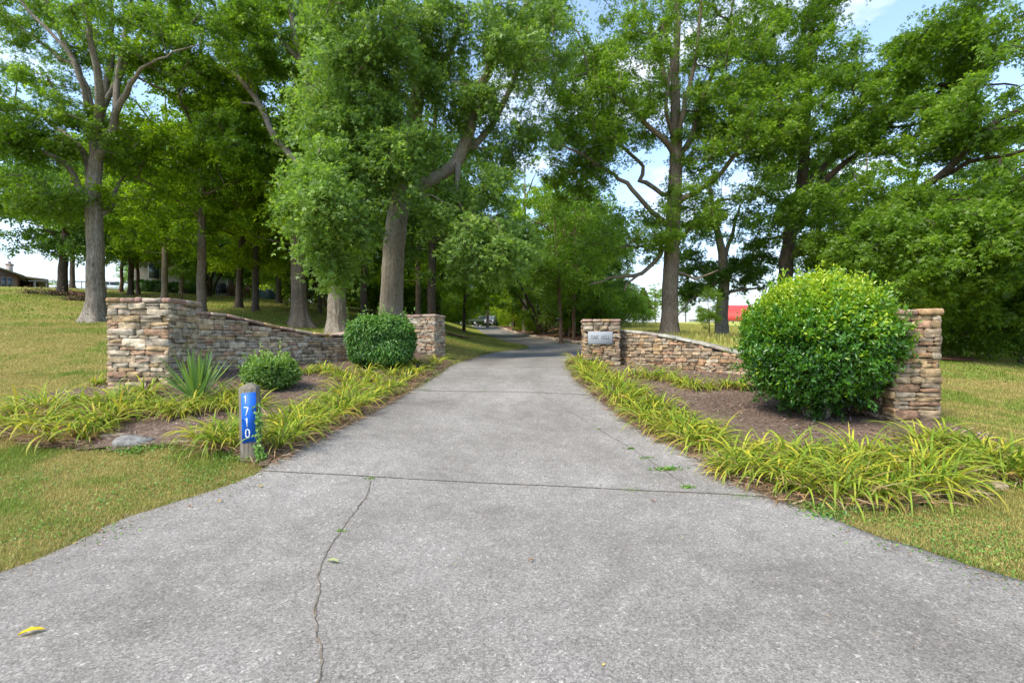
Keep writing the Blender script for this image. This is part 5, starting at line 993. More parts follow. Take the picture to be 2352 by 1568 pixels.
for k_, (px_, Y_, s_, P_, l_) in enumerate(((350, 62, 1.5, Kt, 'round green tree behind the left end of the pale house'), (520, 55, 1.9, Ut, 'bright round tree behind the garden chairs'), (585, 60, 2.1, Kt, 'round dark tree behind the blue tarpaulin'), (655, 58, 2.2, Ut, 'bright round tree behind the straight slim trunk'), (720, 62, 2.2, Kt, 'round tree far behind the white sign post'), (800, 58, 2.0, Ut, 'bright thicket behind the leaning grey oak'), (870, 60, 2.2, Kt, 'dark thicket far behind the white oak'), (935, 64, 2.3, Ut, 'bright thicket behind the left drive pillar'), (1000, 75, 2.4, Kt, 'dark round tree left of the parked vehicles'), (1075, 104, 3.6, Kt, 'dark round tree behind the green pickup'), (1150, 108, 3.6, Ut, 'bright round tree behind the grey off-road car'), (1125, 112, 3.0, Kt, 'dark round tree closing the end of the drive'), (1190, 92, 2.6, Ut, 'bright round tree right of the parked vehicles'), (1270, 85, 2.6, Kt, 'dark round tree behind the many stemmed tree'), (1350, 75, 2.2, Ut, 'bright round tree behind the slender saplings'), (1400, 70, 2.0, Kt, 'dark round tree at the left corner of the meadow'), (1960, 34, 1.7, Kt, 'dark thicket right behind the holly'), (2080, 36, 2.0, Ut, 'bright thicket left of the right pillar'), (2240, 33, 2.0, Kt, 'dark thicket behind the pale flowering bush'), (2350, 32, 2.2, Ut, 'bright thicket at the far right edge'), (600, 90, 1.4, A, 'tall tree on the crest behind the blue tarpaulin'), (700, 80, 1.3, Bt, 'tall tree on the crest left of the white oak'), (850, 85, 1.4, A, 'tall tree on the crest behind the white oak'), (980, 70, 1.25, Bt, 'tall tree beyond the left drive pillar'), (1205, 56, 1.3, A, 'tallest tree above the bend of the drive'), (1325, 58, 1.3, Bt, 'tall bright tree behind the slender saplings'))): LIST.append((P_, px_, Y_, s_, k_ * 1.7, l_))
for P_, px, Y, s, rz, lab in LIST:
    if not lab: continue
    q = ground_base(px, Y) - np.array([0, 0, .35 * s if (Y > 50 and P_ in (Kt, Ut)) else 0]); first = P_.name not in used; used.add(P_.name); dup(P_, q, s, rz, lab, WG, first=first)

# distant trees over the meadow: conifer and round crowns
def conifer(label, base, H, R, seed, group, leaf=None):
    rs = np.random.RandomState(seed); b = np.array(base); t = thing('conifer', label, 'tree', b, group); n = 7000; lv = rs.rand(n) ** .75; tier = np.round(lv * 13) / 13; r = R * (1 - tier) ** .8 * rs.uniform(.75, 1.1, n) * rs.rand(n) ** .45; a = np.round(rs.rand(n) * 9) * .7 + tier * 9 + rs.normal(0, .18, n)
    P = b + np.column_stack([np.cos(a) * r, np.sin(a) * r, H * (.1 + .88 * tier) - r * .22 + rs.normal(0, .09, n)]); D = np.column_stack([np.cos(a), np.sin(a), np.full(n, -.2)]) + unit(rs, n) * .5
    V, F, kk = leaves(P, D, unit(rs, n) * .5 + np.array([0, 0, 1]), R * .16 * rs.uniform(.6, 1.2, n), R * .05); mesh_np('crown', V, F, leaf or M['needle'], t, rnd=np.repeat(np.clip(rs.normal(.4, .18, n), 0, 1), kk), base=b)
    MB().tube(np.array([b + [0, 0, -.2], b + [0, 0, H * .5], b + [0, 0, H * .97]]), [H * .016, H * .01, .02], 7).build('trunk', M['bark_dark'], t, b, smooth=True)
conifer('dark layered conifer on the far edge of the meadow', ground_base(1478, 92), 6.6, 2.6, 1, 'far trees')
conifer('thin shaded cedar between the slender trees left of the OAK HILL pillar', ground_base(1300, 39), 9.5, 2.4, 2, 'far trees')
conifer('dark cedar standing behind the leaning grey oak', ground_base(735, 30), 9.0, 2.3, 3, 'far trees')
for px, Y, s, P_, lab in ((1505, 96, .5, A, 'bright round tree on the crest left of the tall open oak'), (1540, 100, .42, Bt, 'rounded tree on the crest hidden by the tall open oak'), (1575, 96, .45, Ct, 'rounded dark tree on the crest right of the tall open oak'), (1455, 88, .4, Ct, 'tree on the crest at the left end of the meadow'), (1610, 118, .32, A, 'low tree left of the red roofed barn'), (1640, 125, .3, Bt, 'low tree by the white end of the barn')):
    dup(P_, ground_base(px, Y), s, px, lab, 'far trees')
for px, lab in ((104, 'low distant tree left of the pickup'), (128, 'low distant tree behind the pickup'), (236, 'low distant tree behind the white van')): dup(A, (xy(px, 118)[0], 118, 11.3), .34, px, lab, 'far trees')
dup(Et, ground_base(1630, 18), .2, 2, 'feathery young sapling between the two trunks behind the right wall', 'far trees')

# ---------------------------------------------------------------- buildings on the hill
M['roof_grey'] = rgb_mat('shingles', .9, .1, 3, .2)
M['glass'] = plain('window_glass', (.06, .08, .10), .12, .6)
M['brick'] = rgb_mat('brick_wall', .9, .1, 6, .2)
def quadbox(mb, x0, x1, y0, y1, za, zb, t_, c):     # a roof slab sloping along x from za (at x0) to zb (at x1)
    V = [(x0, y0, za), (x1, y0, zb), (x1, y1, zb), (x0, y1, za), (x0, y0, za + t_), (x1, y0, zb + t_), (x1, y1, zb + t_), (x0, y1, za + t_)]
    mb.add(V, np.array([(0, 3, 2, 1), (4, 5, 6, 7), (0, 1, 5, 4), (1, 2, 6, 5), (2, 3, 7, 6), (3, 0, 4, 7)]), c)
zb = 7.0; h = thing('brick_house', 'low brick house with a chimney and open carport at the far left', 'house', (-58.9, 60, zb), rz=.76); h.scale = (.75, 1, 1); hb_ = (-58.9, 60, zb)
mb = MB(); mb.box(-78, -61.3, 60, 74, zb - 1, 9.55, (0.24, 0.155, 0.12)); mb.box(-61.3, -58.9, 66, 74, zb - 1, 9.2, (.12, .09, .08)); mb.add([(-72.5, 60, 9.55), (-61.3, 60, 9.55), (-66.5, 60, 11.0), (-72.5, 60.3, 9.55), (-61.3, 60.3, 9.55), (-66.5, 60.3, 11.0)], [np.array([(0, 1, 2), (5, 4, 3)]), np.array([(0, 2, 5, 3), (1, 4, 5, 2)])], (.40, .30, .22)); mb.build('wall', M['brick'], h, hb_)  # recessed carport wall coloured darker, the shade under its roof painted in
mb = MB(); quadbox(mb, -66.6, -60.4, 59.2, 74.5, 11.15, 9.35, .16, (.20, .165, .135)); quadbox(mb, -80, -66.6, 59.2, 74.5, 8.9, 11.15, .16, (.20, .165, .135)); quadbox(mb, -60.4, -57.6, 60.2, 72, 9.36, 9.12, .2, (.22, .19, .16)); rf = mb.build('roof', M['roof_grey'], h, hb_)
mb = MB(); mb.box(-62.7, -61.95, 63, 64, 9.5, 11.25, (.50, .42, .34)); mb.box(-62.8, -61.85, 62.9, 64.1, 11.05, 11.2, (.40, .34, .28)); mb.box(-62.5, -62.15, 63.3, 63.7, 11.25, 11.5, (.12, .1, .1)); mb.build('chimney', M['brick'], rf, hb_)
for x0, x1 in ((-63.0, -62.5), (-62.3, -61.85), (-65.2, -64.4)):
    mb = MB(); mb.box(x0 - .06, x1 + .06, 59.93, 60.0, 7.9, 9.2, (.28, .25, .22)); w_ = mb.build('window', M['paint'], h, hb_); mb = MB(); mb.box(x0, x1, 59.90, 59.93, 7.96, 9.14); mb.build('pane', M['glass'], w_, (0, 0, 0) if False else hb_)
for x0 in (-60.9, -59.6):
    mb = MB(); mb.box(x0, x0 + .6, 65.94, 66.0, 7.2, 8.8, (.55, .66, .78)); mb.build('window', M['paint'], h, hb_)  # carport windows: lit glass painted as a flat pale blue
for x0 in (-59.25, -57.9): MB().box(x0, x0 + .12, 60.6, 60.72, zb - .6, 9.15, (.40, .37, .33)).build('carport_post', M['paint'], h, hb_)
bz = g1(-31, 46); b_ = (-27.2, 46, bz); h = thing('pale_house', 'pale stone house seen in pieces through the trees above the broad left pillar', 'house', b_, rz=.5); h.scale = (.85, 1, 1)
mb = MB(); mb.box(-35.6, -27.2, 46, 56, bz - 1.2, bz + 3.3, (.43, .375, .32)); mb.add([(-35.6, 46, bz + 3.3), (-27.2, 46, bz + 3.3), (-31.4, 46, bz + 5.4), (-35.6, 46.3, bz + 3.3), (-27.2, 46.3, bz + 3.3), (-31.4, 46.3, bz + 5.4)], [np.array([(0, 1, 2), (5, 4, 3)]), np.array([(0, 2, 5, 3), (1, 4, 5, 2)])], (.43, .375, .32)); mb.build('wall', M['stone'], h, b_)
mb = MB(); quadbox(mb, -36.2, -31.4, 45.5, 56.4, bz + 3.05, bz + 5.45, .15, (.16, .15, .14)); quadbox(mb, -31.4, -26.6, 45.5, 56.4, bz + 5.45, bz + 3.05, .15, (.16, .15, .14)); mb.build('roof', M['roof_grey'], h, b_)
for x0 in (-34.2, -29.4):
    mb = MB(); mb.box(x0 - .08, x0 + .98, 45.94, 46.0, bz + 1.1, bz + 2.6, (.7, .7, .68)); w_ = mb.build('window', M['paint'], h, b_); mb = MB(); mb.box(x0, x0 + .9, 45.91, 45.94, bz + 1.18, bz + 2.52); mb.build('pane', M['glass'], w_, b_)
for k, (px, lab) in enumerate(((322, 'first'), (356, 'second'), (395, 'third'), (430, 'fourth'), (470, 'fifth'))):
    shrub('foundation_shrub', lab + ' round shrub from the left along the pale house wall', 'shrub', ground_base(px + 6, 41.0 + (px - 322) * .026), (.75, .6, .5), 1500, .16, .08, M['shrub'], 60 + k, 2.2, .5, group='shrubs along the pale house')
# barn
bz = g1(59, 118); b_ = (60, 122, bz); h = thing('barn', 'red roofed white barn on the crest beyond the meadow', 'barn', b_); zt = EYE + (CY - 735) / FP * 118; zr = EYE + (CY - 699) / FP * 122
mb = MB(); mb.box(53.4, 74, 118.6, 131, bz - 2, zt, (.74, .76, .80)); mb.build('wall', M['paint'], h, b_)
mb = MB(); R_ = (.46, .05, .04); x0, x1, y0, y1 = 52.5, 75, 118, 131.6; ym = (y0 + y1) / 2
V = [(x0, y0, zt), (x1, y0, zt), (x1, y1, zt), (x0, y1, zt), (x0 + 2.6, ym - 3, zr - 1.2), (x1, ym - 3, zr - 1.2), (x1, ym + 3, zr - 1.2), (x0 + 2.6, ym + 3, zr - 1.2), (x0 + 3.0, ym, zr), (x1, ym, zr)]
mb.add(V, [np.array([(0, 1, 5, 4), (4, 5, 9, 8), (8, 9, 6, 7), (7, 6, 2, 3), (0, 4, 7, 3), (3, 2, 1, 0)]), np.array([(4, 8, 7), (5, 6, 9)])], R_); mb.build('roof', M['paint'], h, b_)
bz = g1(52, 125); b_ = (52, 126, bz); h = thing('white_shed', 'low white shed with a grey roof left of the red roofed barn', 'shed', b_); z0 = EYE + (CY - 733) / FP * 126
mb = MB(); mb.box(47.6, 54.6, 124, 130, bz - 2, z0, (.7, .72, .75)); mb.build('wall', M['paint'], h, b_); mb = MB(); quadbox(mb, 47.2, 51.1, 123.6, 130.4, z0 - .1, z0 + .9, .12, (.5, .52, .55)); quadbox(mb, 51.1, 55.0, 123.6, 130.4, z0 + .9, z0 - .1, .12, (.5, .52, .55)); mb.build('roof', M['paint'], h, b_)
# rail fence on the left crest
t = thing('rail_fence', 'thin black rail fence in front of the white pickup on the left crest', 'fence', (-46, 52, 6.9)); zf = 7.98; MB().tube(np.array([(-52, 52, zf), (-46, 52, zf - .04), (-40, 52, zf - .2)]), [.055] * 3, 6, (.02, .03, .03)).build('rail', M['paint'], t, (-46, 52, 6.9))
for x_ in (-51.4, -48.9, -46.3, -43.6, -40.9): MB().tube(np.array([(x_, 52, g1(x_, 52) - .2), (x_, 52, zf - .02)]), [.04] * 2, 6, (.02, .03, .03)).build('post', M['paint'], t, (-46, 52, 6.9))

# ---------------------------------------------------------------- vehicles (length along local y, front at +y)
def wheel(mb_t, x, y, r=.37):
    o = thing('wheel', None, None, (0, 0, 0)); bpy.data.objects.remove(o); V = MB().tube(np.array([(x - .12, y, r), (x - .10, y, r), (x + .10, y, r), (x + .12, y, r)]), [r * .9, r, r, r * .9], 18, (.02, .02, .02)).tube(np.array([(x + .12, y, r), (x - .12, y, r)]), [r * .9] * 2, 18, (.02, .02, .02)).build('wheel', M['paint'], mb_t)
    s = 1 if x > 0 else -1; MB().tube(np.array([(x + s * .10, y, r), (x + s * .135, y, r)]), [r * .62] * 2, 14, (.5, .5, .52)).build('rim', M['paint'], V)
def vehicle(name, label, cat, loc, rz, c, kind, W=1.9):
    t = thing(name, label, cat, loc, rz=rz); w = W / 2
    if kind == 'pickup':
        prof = [(-2.75, .50), (-2.1, .42), (2.2, .42), (2.72, .50), (2.76, .78), (2.62, 1.06), (1.35, 1.17), (-2.78, 1.14)]; cab = [(-.95, 1.12), (1.40, 1.14), (.62, 1.80), (.1, 1.87), (-.72, 1.84)]; wy = (1.75, -1.7)
    elif kind == 'van':
        prof = [(-2.4, .45), (2.2, .42), (2.45, .55), (2.42, .9), (1.75, 1.15), (-2.45, 1.12)]; cab = [(-2.42, 1.08), (1.85, 1.12), (.95, 1.72), (.4, 1.82), (-2.2, 1.80)]; wy = (1.5, -1.5)
    else:
        prof = [(-2.0, .55), (1.95, .55), (2.1, .7), (2.08, 1.12), (.85, 1.2), (-2.05, 1.18)]; cab = [(-2.0, 1.15), (.85, 1.18), (.55, 1.85), (-1.95, 1.88)]; wy = (1.35, -1.25)
    MB().prism(prof, -w, w, c, .05).build('body', M['paint'], t); MB().prism(cab, -w + .12, w - .12, c, .05).build('cab', M['paint'], t)
    ys = [p[0] for p in cab]; y0, y1 = min(ys), max(ys); zs_ = 1.2; zt_ = max(p[1] for p in cab) - .1
    for s in (-1, 1):
        X_ = s * (w - .105)
        for a_, b2 in ((y0 + .3, (y0 + y1) / 2 - .1), ((y0 + y1) / 2, y1 - .75)): MB().add([(X_, a_, zs_), (X_, b2 + (.3 if b2 > (y0 + y1) / 2 else 0), zs_), (X_, b2, zt_), (X_, a_ + .05, zt_)], np.array([(0, 1, 2, 3)])).build('side_window', M['glass'], t)
    n_ = len(cab); fr = [cab[1], cab[2]]; (ya, za), (yb, zb2) = fr; e = .03
    MB().add([(-w + .22, ya - .02 + e, za + .06), (w - .22, ya - .02 + e, za + .06), (w - .28, yb + e * 1.2, zb2 - .04), (-w + .28, yb + e * 1.2, zb2 - .04)], np.array([(0, 1, 2, 3)])).build('windscreen', M['glass'], t)
    for y_ in wy:
        for s in (-1, 1): wheel(t, s * (w - .1), y_)
    yf = max(p[0] for p in prof); yr = min(p[0] for p in prof)
    for s in (-1, 1):
        MB().box(s * (w - .3) - .14, s * (w - .3) + .14, yf - .05, yf + .02, .78, .95, (.8, .8, .8)).build('headlight', M['paint'], t); MB().box(s * (w - .12) - .07, s * (w - .12) + .07, yr - .03, yr + .05, .75, 1.05, (.35, .01, .03)).build('tail_light', M['paint'], t)
        MB().box(s * (w + .08) - .08, s * (w + .08) + .08, y1 - .75, y1 - .62, 1.15, 1.32, c).build('mirror', M['paint'], t)
    MB().box(-w + .5, w - .5, yf - .04, yf + .015, .68, .96, (.04, .04, .045)).build('grille', M['paint'], t); MB().box(-w + .05, w - .05, yf - .05, yf + .06, .45, .62, (.25, .25, .26)).build('bumper', M['paint'], t)
    return t
WHITE = (.74, .75, .76)
vehicle('pickup_truck', 'white pickup truck parked behind the black rail fence on the left crest', 'pickup truck', (xy(155, 95)[0], 95, EYE + (CY - 649.5) / FP * 95 - 1.87), -.83, WHITE, 'pickup')
vehicle('white_van', 'white minivan parked just right of the big grey oak on the left crest', 'van', (xy(256, 95)[0], 95, EYE + (CY - 648.5) / FP * 95 - 1.82), -.83, WHITE, 'van')
vehicle('jeep', 'small grey off-road car facing the camera at the far end of the drive', 'car', (xy(1128, 90)[0], 90, g1(xy(1128, 90)[0], 90) + .03), PI - .12, (.13, .15, .18), 'jeep')
vehicle('green_pickup', 'dull green pickup parked under the trees left of the grey car', 'pickup truck', (xy(1108, 96)[0], 96, g1(xy(1108, 96)[0], 96) + .25), -PI / 2 + .3, (.05, .07, .04), 'pickup')

# ---------------------------------------------------------------- kerb, rocks, clutter
rs = np.random.RandomState(8); K = RR[(RR[:, 1] > 25.5) & (RR[:, 1] < 84)]; sk = np.concatenate([[0], np.cumsum(np.linalg.norm(np.diff(K, axis=0), axis=1))]); mb = MB(); q = 0
Tk = np.gradient(K, axis=0); Tk /= np.linalg.norm(Tk, axis=1, keepdims=True); Rk = np.column_stack([Tk[:, 1], -Tk[:, 0]]); f_ = lambda q, A_: np.array([np.interp(q, sk, A_[:, 0]), np.interp(q, sk, A_[:, 1])])
while q < sk[-1]:
    l = rs.uniform(.4, .8); a, b, ra = f_(q + .01, K), f_(q + l - .01, K), f_(q + l / 2, Rk); z_ = g1(*a); hh = rs.uniform(.16, .26); slab(mb, [a + ra * .30, b + ra * .30, b + ra * .02, a + ra * .02][::-1] if False else [a + ra * .3, b + ra * .3, b + ra * .02, a + ra * .02], z_ - .1, z_ + hh, rs, np.array((.40, .32, .24)) * rs.uniform(.75, 1.15)); q += l
tag(mb.build('kerb', M['cap']), 'low kerb of tan stones along the right side of the far drive', 'kerb')
def rock(label, loc, r, seed, c, group='loose rocks at the bed edges'):
    rs = np.random.RandomState(seed); V = []; nu, nv_ = 14, 8; off = rs.rand(3) * 9
    for i in range(nv_ + 1):
        for j in range(nu):
            th, ph = PI * i / nv_, 2 * PI * j / nu; d = np.array([math.sin(th) * math.cos(ph), math.sin(th) * math.sin(ph), math.cos(th)]); k = 1 + .14 * math.sin(d[0] * 3 + off[0]) + .12 * math.sin(d[1] * 4 + off[1]) + .08 * math.sin(d[2] * 5 + off[2]); d = np.sign(d) * np.abs(d) ** .8; V.append(np.array(loc) + d * np.array(r) * k)
    F = np.array([(i * nu + j, (i + 1) * nu + j, (i + 1) * nu + (j + 1) % nu, i * nu + (j + 1) % nu) for i in range(nv_) for j in range(nu)]); mb = MB().add(np.array(V), F, c); return tag(mb.build('rock', M['stone'], None, loc, smooth=True), label, 'rock', group)
rock('smooth grey boulder half sunk at the front of the left bed', hit(306, 1022), (.20, .14, .115), 1, (.20, .195, .175)); rock('flat tan rock left of the smooth grey boulder', hit(262, 1003), (.17, .10, .05), 2, (.33, .27, .19)); rock('flat pale rock buried between the boulder and the number post', hit(435, 1018), (.20, .10, .05), 3, (.28, .25, .20))
rock('tan rock at the right end of the daylily bed', hit(2292, 1118), (.10, .07, .05), 4, (.42, .33, .22)); rock('flat tan rock among the front right daylilies', hit(2215, 1120), (.13, .07, .03), 5, (.40, .33, .24))
def brush(label, loc, R, n, seed):
    rs = np.random.RandomState(seed); mb = MB(); loc = np.array(loc)
    for _ in range(n):
        d = unit(rs, 1)[0] * np.array([1, .6, .35]); d[2] = abs(d[2]); s = loc + rs.normal(0, .35, 3) * np.array([R, R * .4, .15]); s[2] = loc[2] + abs(s[2] - loc[2]); L_ = rs.uniform(.4, 1.1); mb.tube(np.array([s, s + d * L_ * .5 + rs.normal(0, .05, 3), s + d * L_]), [.018, .012, .004], 4)
    t = thing('brush_pile', label, 'brush pile', loc, 'brush piles on the left lawn'); mb.build('branches', M['bark_dark'], t, loc); m = n * 8; P = loc + rs.normal(0, 1, (m, 3)) * np.array([R * .6, .3, .16]) + np.array([0, 0, .15]); P[:, 2] = np.maximum(P[:, 2], loc[2] + .03)
    V, F, kk = leaves(P, unit(rs, m), unit(rs, m), rs.uniform(.07, .14, m), .06, 'flat'); mesh_np('dead_foliage', V, F, M['litter'], t, rgb=np.repeat(np.array([(.20, .10, .06), (.28, .2, .13), (.10, .12, .04)])[rs.choice(3, m)] * rs.uniform(.7, 1.2, (m, 1)), kk, 0), base=loc)
brush('heap of reddish cut branches at the foot of the spreading tree', ground_base(120, 29.5), 1.0, 40, 1); brush('taller heap of dark dead branches touching the big grey oak', ground_base(175, 27.5), .6, 45, 2); brush('low scatter of pale cut branches farthest left on the lawn', ground_base(72, 30), .8, 25, 3)
M['tarp'] = plain('tarpaulin', (.045, .10, .13), .5, .4, nscale=4, namt=.4)
q = ground_base(608, 41); rs = np.random.RandomState(4); V = []; nx_, ny_ = 22, 10
for i in range(nx_):
    for j in range(ny_):
        u, v = i / (nx_ - 1), j / (ny_ - 1); e = min(u, 1 - u, v, 1 - v); hgt = .62 * min(1, e * 7) ** .5 * (1 + .16 * math.sin(u * 11) + .1 * math.sin(v * 9 + u * 5)); V.append(q + np.array([(u - .5) * 1.7, (v - .5) * 1.0, hgt + rs.normal(0, .01)]))
F = np.array([(i * ny_ + j, (i + 1) * ny_ + j, (i + 1) * ny_ + j + 1, i * ny_ + j + 1) for i in range(nx_ - 1) for j in range(ny_ - 1)]); tag(mesh_np('tarp_pile', V, F, M['tarp'], base=q), 'heap covered by a blue green tarpaulin on the hill', 'tarpaulin')
q = ground_base(735, 45); t = thing('sign_post', 'short white post with a small greenish board, right of the buttressed oak', 'post', q); MB().box(q[0] - .07, q[0] + .07, q[1] - .06, q[1] + .06, q[2] - .2, q[2] + .75, (.78, .8, .82)).build('post', M['paint'], t, q); MB().box(q[0] + .07, q[0] + .95, q[1] - .02, q[1] + .02, q[2] + .25, q[2] + .68, (.30, .42, .40)).build('board', M['paint'], t, q)
q = ground_base(508, 41); t = thing('grill', 'dark covered grill on the hill beside the pale house', 'grill', q); MB().box(q[0] - .32, q[0] + .32, q[1] - .25, q[1] + .25, q[2] + .25, q[2] + .8, (.035, .035, .045)).prism([(-.25, 0), (.25, 0), (.2, .22), (-.05, .3), (-.22, .2)], -.32, .32, (.04, .04, .05), .03).build('body', M['paint'], t, q)
bpy.data.objects.remove(t.children[0]); MB().box(-.32, .32, -.25, .25, .25, .8, (.035, .035, .045)).build('body', M['paint'], t)
V = [(x, y + q[1] * 0, z + .8) for x in (-.32, .32) for y, z in ((-.25, .003), (.25, .003), (.17, .24), (-.17, .24))]; MB().add(V, np.array([(0, 1, 2, 3), (7, 6, 5, 4), (0, 4, 5, 1), (1, 5, 6, 2), (2, 6, 7, 3), (3, 7, 4, 0)]), (.05, .05, .06)).build('lid', M['paint'], t)
for sx in (-1, 1):
    for sy in (-1, 1): MB().tube(np.array([(sx * .28, sy * .2, 0), (sx * .28, sy * .2, .25)]), [.03, .03], 6, (.05, .05, .05)).build('leg', M['paint'], t)
for k, (px, lab) in enumerate(((530, 'brown wooden garden chair right of the dark grill'), (562, 'brown wooden garden chair left of the blue tarpaulin'))):
    q = ground_base(px, 41.5); t = thing('garden_chair', lab, 'chair', q, 'garden chairs on the hill', rz=.5 - k); c = (.22, .12, .075)
    MB().box(-.3, .3, -.28, .28, .38, .43, c).build('seat', M['paint'], t); mb = MB()
    for s in range(5): mb.box(-.29 + s * .125, -.21 + s * .125, .24, .28, .43, .95, c)
    mb.build('backrest', M['paint'], t)
    for sx in (-1, 1):
        for sy in (-1, 1): MB().box(sx * .27 - .03, sx * .27 + .03, sy * .24 - .03, sy * .24 + .03, 0, .38, c).build('leg', M['paint'], t)
        MB().box(sx * .31 - .05, sx * .31 + .05, -.3, .28, .6, .64, c).build('armrest', M['paint'], t)

# ---------------------------------------------------------------- vine, weeds, fallen leaves
rs = np.random.RandomState(13); n = 210; tq = rs.rand(n) ** 1.3; side = ux = np.array([math.cos(R10), math.sin(R10), 0])
P = pb + side * .095 + uy * -.10 + lean * (tq * .60)[:, None] + rs.normal(0, 1, (n, 3)) * np.array([.022, .018, .02]) + (np.clip(.16 - tq, 0, 1) * rs.rand(n))[:, None] * np.array([.5, -.2, 0]); D = unit(rs, n) + np.array([.5, -.3, -.4]); V, F, kk = leaves(P, D, unit(rs, n) * .5 + np.array([0, -1, .5]), rs.uniform(.022, .048, n), rs.uniform(.018, .035, n))
vn = tag(mesh_np('climbing_vine', V, F, M['shrub'], rnd=np.repeat(rs.uniform(.5, 1, n), kk), base=pb), 'small leafed green vine climbing the right edge of the number sign', 'vine')
MB().tube(np.array([pb + side * .10 - uy * .10, pb + side * .092 - uy * .10 + lean * .3, pb + side * .097 - uy * .10 + lean * .58]), [.004, .003, .002], 5).build('stem', M['bark_dark'], vn, pb)
def weeds(name, label, cpts, rad, n, ln, seed, kind=None, grass=False, cat='weed', group=None, one=True):
    rs = np.random.RandomState(seed); Vs, Fs, Rr, nv = [], [], [], 0; c0 = None
    for (px, py) in cpts:
        c = hit(px, py); c0 = c if c0 is None else c0; xy_ = c[:2] + rs.normal(0, 1, (n, 2)) * np.array(rad)
        P = np.column_stack([xy_, gz(xy_[:, 0], xy_[:, 1]) + .02 + rs.rand(n) * ln * .5])
        if grass: V, F = blades(P - np.array([0, 0, .0]), rs.rand(n) * 2 * PI, ln * rs.uniform(.6, 1.6, n), np.full(n, .005), rs.uniform(.2, 1.2, n), rs.uniform(.2, 1, n), 2, rs); kk = 6
        else: V, F, kk = leaves(P, unit(rs, n) * np.array([1, 1, .4]), np.array([0, 0, 1]) + unit(rs, n) * .6, ln * rs.uniform(.6, 1.4, n), ln * .6 * rs.uniform(.7, 1.3, n))
        Vs.append(V); Fs.append(F + nv); nv += len(V); Rr.append(np.repeat(rs.uniform(.35, 1, n), kk))
    return tag(mesh_np(name, np.vstack(Vs), np.vstack(Fs), M['shrub'], rnd=np.concatenate(Rr), base=c0), label, cat, group, kind)
weeds('broadleaf_weeds', 'low bright green broadleaf weeds along the lawn edges of the beds', [(1850, 1168), (1905, 1172), (1960, 1165), (2010, 1168), (2070, 1160), (2120, 1150), (2180, 1130), (2240, 1120), (2300, 1110), (2345, 1115), (285, 1035), (310, 1040), (345, 1028), (400, 1025), (560, 1055), (600, 1052), (500, 1048), (1905, 1190), (1625, 1000), (1340, 1110) if False else (2260, 1135), (1540, 1018), (1655, 1060)], (.10, .06), 110, .036, 1, kind='stuff')
weeds('clover_patches', 'bright green clover scattered through the near lawn', [(400, 1120), (250, 1150), (120, 1190), (330, 1090), (90, 1100), (60, 1240), (180, 1080), (460, 1090), (2150, 1210), (2250, 1260), (2050, 1195), (2200, 1180), (2300, 1310), (2330, 1230), (2000, 1200), (30, 1140), (200, 1230), (300, 1130), (370, 1060), (2120, 1260), (2330, 1270), (2180, 1240), (500, 1110)], (.20, .14), 130, .024, 2, kind='stuff')
for k, (px, py, r, n, ln, lab) in enumerate(((1535, 1083, .07, 130, .035, 'largest leafy weed growing from the diagonal crack'), (1482, 1056, .05, 90, .02, 'low weed mat in the diagonal crack above the largest weed'), (1450, 1035, .03, 40, .03, 'small weed in the diagonal crack second above the largest'), (1580, 1125, .03, 50, .03, 'weed where the diagonal crack meets the near joint'), (1705, 1146, .08, 90, .02, 'thin grass tuft at the right end of the near joint'), (1462, 1132, .08, 70, .015, 'thin flat tuft in the middle of the near joint'),
                                                 (972, 898, .12, 70, .03, 'grass tuft at the left end of the middle joint'), (1240, 903, .06, 40, .02, 'tiny tuft in the middle joint by the crack'), (1108, 902, .08, 40, .02, 'tiny tuft in the left half of the middle joint'), (850, 1104, .03, 40, .02, 'tuft at the top end of the long left crack'), (782, 1226, .02, 40, .02, 'tuft halfway down the long left crack'), (1375, 990, .02, 30, .02, 'tuft in the upper diagonal crack'))):
    weeds('weed_tuft', lab, [(px, py)], (r, r * .45), n, ln, 40 + k, grass=k in (4, 5, 6, 7, 8), cat='weed', group='weeds in the drive cracks')
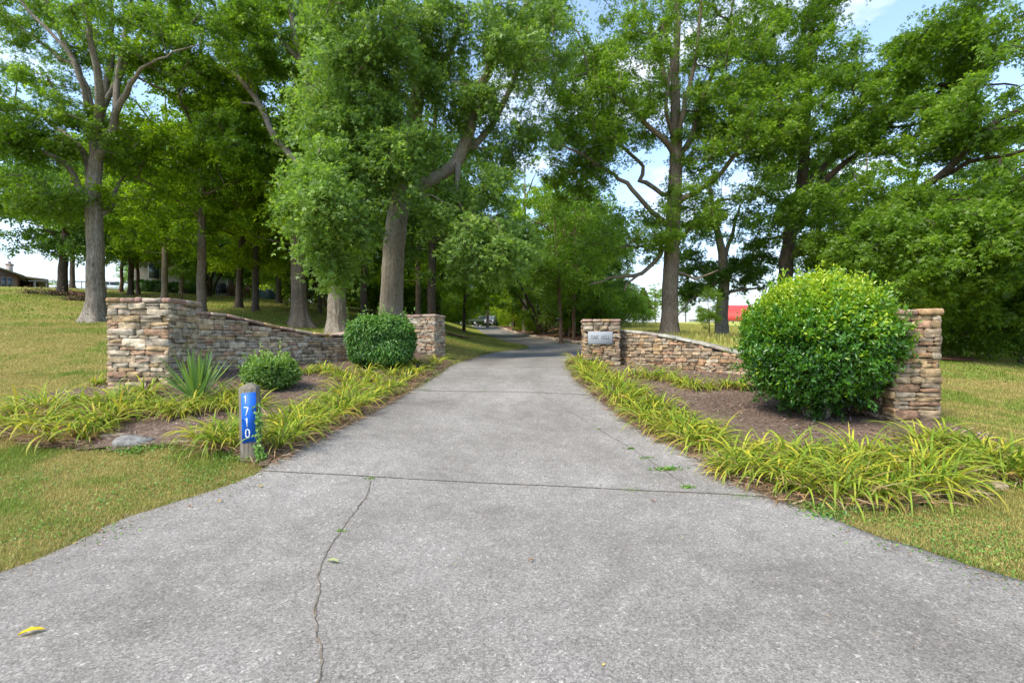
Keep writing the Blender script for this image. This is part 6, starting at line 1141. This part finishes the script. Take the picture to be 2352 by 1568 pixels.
def fallen(px, py, az, L_, c, lab):
    q = hit(px, py) + np.array([0, 0, .03]); d = np.array([math.cos(az), math.sin(az), 0]); s = np.array([-d[1], d[0], 0]); k = 9; V = []
    for i in range(k):
        t_ = i / (k - 1); w_ = L_ * .2 * math.sin(PI * t_ ** .8) * (1 + .25 * math.sin(t_ * 18)) + .001; z_ = .012 * math.sin(PI * t_)
        for e in (-1, 0, 1): V.append(q + d * L_ * (t_ - .5) + s * w_ * e + np.array([0, 0, z_ + abs(e) * .008]))
    F = np.array([(i * 3 + e, i * 3 + e + 1, i * 3 + e + 4, i * 3 + e + 3) for i in range(k - 1) for e in range(2)]); tag(MB().add(np.array(V), F, c).build('fallen_leaf', M['blade'], None, q), lab, 'leaf', 'fallen leaves on the drive')
fallen(72, 1466, .5, .10, (.72, .55, .03), 'bright yellow leaf in the near left corner of the drive'); fallen(765, 1301, -.3, .09, (.42, .46, .20), 'pale green oak leaf beside the long left crack')
for k, (px, py, c, lab) in enumerate(((598, 1126, (.6, .42, .04), 'small yellow leaf on the left edge of the drive near the number post'), (505, 1160, (.55, .36, .04), 'small ochre leaf on the left drive edge'), (435, 1172, (.32, .14, .06), 'small brown leaf on the left drive edge'), (230, 1232, (.36, .22, .15), 'pinkish dry leaf at the lower left drive edge'), (1500, 1160, (.3, .15, .08), 'tiny brown leaf below the near joint'), (1220, 1300, (.3, .18, .1), 'tiny brown leaf in the middle of the near slab'))): fallen(px, py, k * 1.3, .045, c, lab)

# leaf crumbs and grit swept to the sides of the drive
rs = np.random.RandomState(19); n = 5200; k = rs.randint(0, int((LL[:, 1] < 20).sum()), n); tt_ = np.where(rs.rand(n) < .85, np.abs(rs.normal(0, .035, n)), rs.rand(n)); tt_ = np.where(rs.rand(n) < .5, tt_, 1 - tt_); tt_ = np.clip(tt_, 0, 1)[:, None]
P2 = LL[k] * (1 - tt_) + RR[k] * tt_ + rs.normal(0, .02, (n, 2)); keep = P2[:, 1] > 1.8; P2 = P2[keep]; n = len(P2)
V, F, kk = leaves(np.column_stack([P2, gz(P2[:, 0], P2[:, 1]) + .032]), unit(rs, n) * np.array([1, 1, .15]), np.array([0, 0, 1]) + unit(rs, n) * .3, rs.uniform(.006, .03, n), rs.uniform(.004, .014, n), 'flat')
c = np.array([(.26, .15, .08), (.38, .26, .14), (.15, .09, .05), (.45, .36, .10), (.10, .09, .08)])[rs.choice(5, n, p=[.3, .25, .2, .1, .15])]
tag(mesh_np('leaf_litter', V, F, M['litter'], rgb=np.repeat(c, kk, 0)), 'brown leaf crumbs and grit gathered along the sides of the drive', 'litter', kind='stuff')
